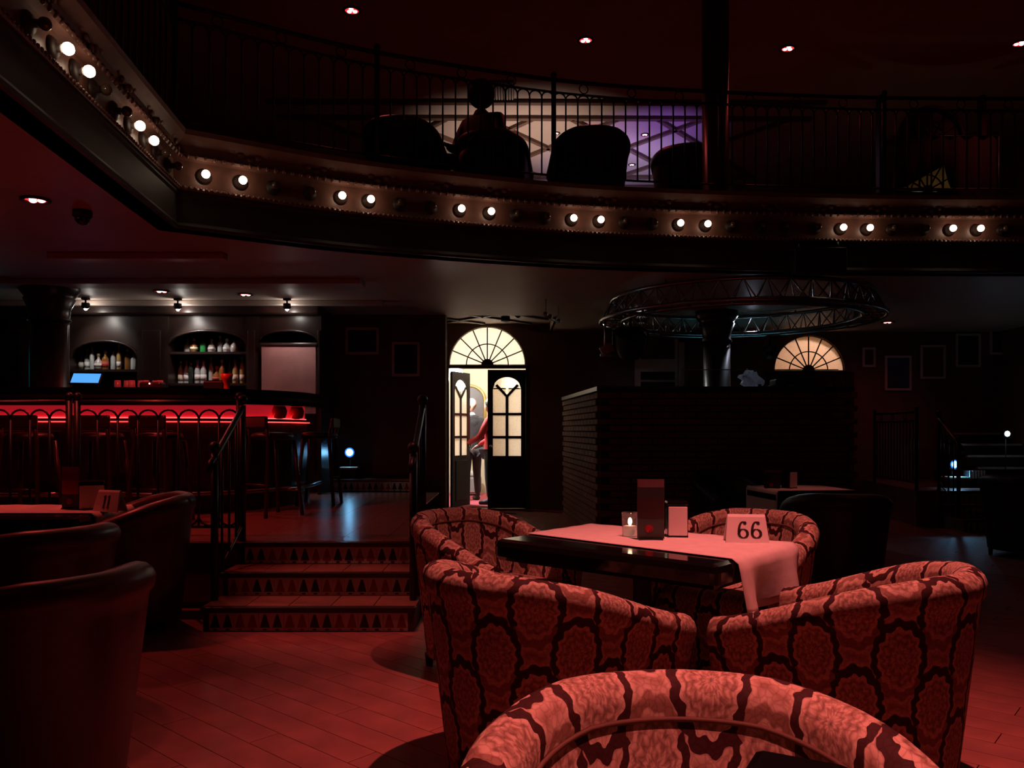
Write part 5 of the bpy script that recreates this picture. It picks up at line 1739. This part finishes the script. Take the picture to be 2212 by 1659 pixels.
def standing(label, x, y, yaw, H, hair, m_top, m_leg, arm_l, arm_r, lean=0, head_yaw=0, hair_len=0, m_shoe=M_blackm):
    """figure at the origin facing +Y, turned by yaw; arm_*: (elbow, hand) positions in body coordinates at 1.75 m"""
    s = H / 1.75
    root = thing('person', label, 'person', (x, y, 0), yaw)
    V = Vector
    hipz, shz = .93, 1.42
    verts = [V((0, 0, hipz)), V((0, lean * .3, 1.12)), V((0, lean * .7, 1.30)), V((0, lean, 1.44)), V((0, lean + .01, 1.55))]
    radii = [(.155, .11), (.135, .095), (.165, .105), (.09, .075), (.052, .055)]
    edges = [(0, 1), (1, 2), (2, 3), (3, 4)]
    roots = {0}
    arms, legs = [], []
    for sx, (el, ha) in ((-1, arm_l), (1, arm_r)):
        b = len(verts)
        sh = V((sx * .175, lean * .95, 1.405))
        verts += [sh, V(el), V(ha)]
        edges += [(2, b), (b, b + 1), (b + 1, b + 2)]
        radii += [.062, .042, .027]
        arms.append((sh, V(el), V(ha)))
        b = len(verts)
        hp = V((sx * .09, 0, .86)); kn = V((sx * .10, .02, .49)); an = V((sx * .105, -.01, .09)); to = V((sx * .12, .15, .035))
        verts += [hp, kn, an, to]
        edges += [(0, b), (b, b + 1), (b + 1, b + 2), (b + 2, b + 3)]
        radii += [.088, .058, .04, .032]
        legs.append((hp, kn, an, to))
    for sx, (sh, el, ha) in zip((-1, 1), arms):
        d = (ha - el).normalized()
        side = d.cross(V((0, 0, 1)))
        if side.length < .2: side = V((0, 1, 0))
        side = side.normalized() * (1 if sx > 0 else -1)
        curl = side.cross(d).normalized() * (-1 if side.cross(d).z > 0 else 1)
        fingers(verts, edges, radii, roots, ha, ha + d * .085, d, side, curl)
    body = skin_eval([tuple(v) for v in verts], edges, radii, roots, 'body')
    mb = MB()
    head_mb(mb, (0, lean + .03, 1.665), head_yaw)
    me = join_mesh(body, mb, [M_skin, m_top, m_leg])
    for p in me.polygons:
        c = p.center
        if c.z < 1.5 and min((c - V(a[2])).length for a in arms) > .02 and all((c - V(a[2])).dot((V(a[2]) - V(a[1])).normalized()) < -.01 or (c - V(a[2])).length > .25 for a in arms):
            p.material_index = 1 if c.z > .9 else 2
    bo = link('body', me, root)
    # clothing as skins a little larger
    tv = [V((0, 0, hipz - .1)), V((0, 0, hipz)), V((0, lean * .3, 1.12)), V((0, lean * .7, 1.30)), V((0, lean, 1.45))]
    tr = [(.185, .145), (.18, .14), (.15, .11), (.178, .12), (.085, .08)]
    te = [(0, 1), (1, 2), (2, 3), (3, 4)]
    for sh, el, ha in arms:
        b = len(tv)
        tv += [sh, el, el.lerp(ha, .93)]
        te += [(3, b), (b, b + 1), (b + 1, b + 2)]
        tr += [.078, .055, .042]
    link('jacket', join_mesh(skin_eval([tuple(v) for v in tv], te, tr, {0}, 'jacket'), MB(), [m_top]), root)
    lv = [V((0, 0, hipz + .02))]
    lr = [(.162, .12)]
    le = []
    for hp, kn, an, to in legs:
        b = len(lv)
        lv += [hp, kn, an + V((0, 0, .02))]
        le += [(0, b), (b, b + 1), (b + 1, b + 2)]
        lr += [.102, .072, .058]
    link('trousers', join_mesh(skin_eval([tuple(v) for v in lv], le, lr, {0}, 'trousers'), MB(), [m_leg]), root)
    for hp, kn, an, to in legs:
        link('shoe', join_mesh(skin_eval([tuple(an + V((0, -.03, -.03))), tuple(an + V((0, .03, -.04))), tuple(to + V((0, .04, .005)))], [(0, 1), (1, 2)], [.048, .046, .036], {0}, 'shoe'), MB(), [m_shoe]), root)
    if hair:
        mb = MB()
        R = Matrix.Rotation(head_yaw, 3, 'Z')
        o = R @ V((0, -.018, .02))
        mb.sphere((o.x, lean + .03 + o.y, 1.68 + o.z), .1, 16, 12, sc=(.93, 1.05, 1.12), R=R)
        if hair_len:
            o2 = R @ V((0, -.06, -.12))
            mb.sphere((o2.x, lean + .03 + o2.y, 1.68 + o2.z), .1, 14, 10, sc=(.85, .55, hair_len), R=R)
        mb.build('hair', hair, root)
    root.scale = (s, s, s)
    return root
standing('bald person in a dark top seen from behind in the doorway', wx(1020, 14.75), 14.75, .5, 1.84, None, mat('dark_top', (.03, .03, .035), .8), mat('dark_trousers', (.03, .03, .04), .8),
         ((-.24, .02, 1.12), (-.2, .12, .88)), ((.24, .0, 1.12), (.2, .14, .9)), head_yaw=.6)
standing('person in a red jacket and blue jeans reaching out in the doorway', wx(1062, 14.0), 14.0, 1.25, 1.80, mat('dark_hair', (.02, .012, .01), .5), mat('red_jacket', (.55, .03, .04), .7), mat('blue_jeans', (.22, .28, .34), .8),
         ((-.24, .12, 1.14), (-.2, .40, 1.02)), ((.23, .06, 1.14), (.16, .3, 1.0)), hair_len=1.5)
# seated silhouette on the gallery
def seated(label, x, y, z, yaw):
    root = thing('person', label, 'person', (x, y, z), yaw)
    V = Vector
    verts = [V((0, 0, .52)), V((0, -.03, .72)), V((0, -.04, .92)), V((0, 0, 1.06)), V((0, .02, 1.14))]
    radii = [(.17, .14), (.16, .12), (.19, .13), (.09, .08), (.055, .055)]
    edges = [(0, 1), (1, 2), (2, 3), (3, 4)]
    roots = {0}
    for sx in (-1, 1):
        b = len(verts)
        verts += [V((sx * .2, -.02, 1.0)), V((sx * .27, .06, .74)), V((sx * .2, .28, .70))]
        edges += [(2, b), (b, b + 1), (b + 1, b + 2)]
        radii += [.075, .055, .035]
        fingers(verts, edges, radii, roots, V((sx * .2, .28, .70)), V((sx * .17, .36, .70)), V((-sx * .3, .95, 0)).normalized(), V((0, 0, 1)) * .5 + V((.5 * sx, 0, 0)), V((0, 0, -1)))
        b = len(verts)
        verts += [V((sx * .1, .05, .52)), V((sx * .12, .46, .52)), V((sx * .12, .48, .1)), V((sx * .13, .64, .04))]
        edges += [(0, b), (b, b + 1), (b + 1, b + 2), (b + 2, b + 3)]
        radii += [.095, .07, .05, .036]
    body = skin_eval([tuple(v) for v in verts], edges, radii, roots, 'body')
    mb = MB()
    head_mb(mb, (0, .04, 1.25), .3)
    link('body', join_mesh(body, mb, [M_blackm]), root)
    mb = MB()
    mb.sphere((0, .0, 1.285), .138, 16, 12, sc=(.98, 1.05, 1.08))
    mb.build('hair', mat('black_hair', (.008, .007, .007), .6), root)
    return root
sp = seated('dark silhouette of a person sitting on the gallery behind the railing', wx(1038, 8.65), 8.82, 3.58, 2.6)
sp.scale = (1.1, 1.1, 1.07)
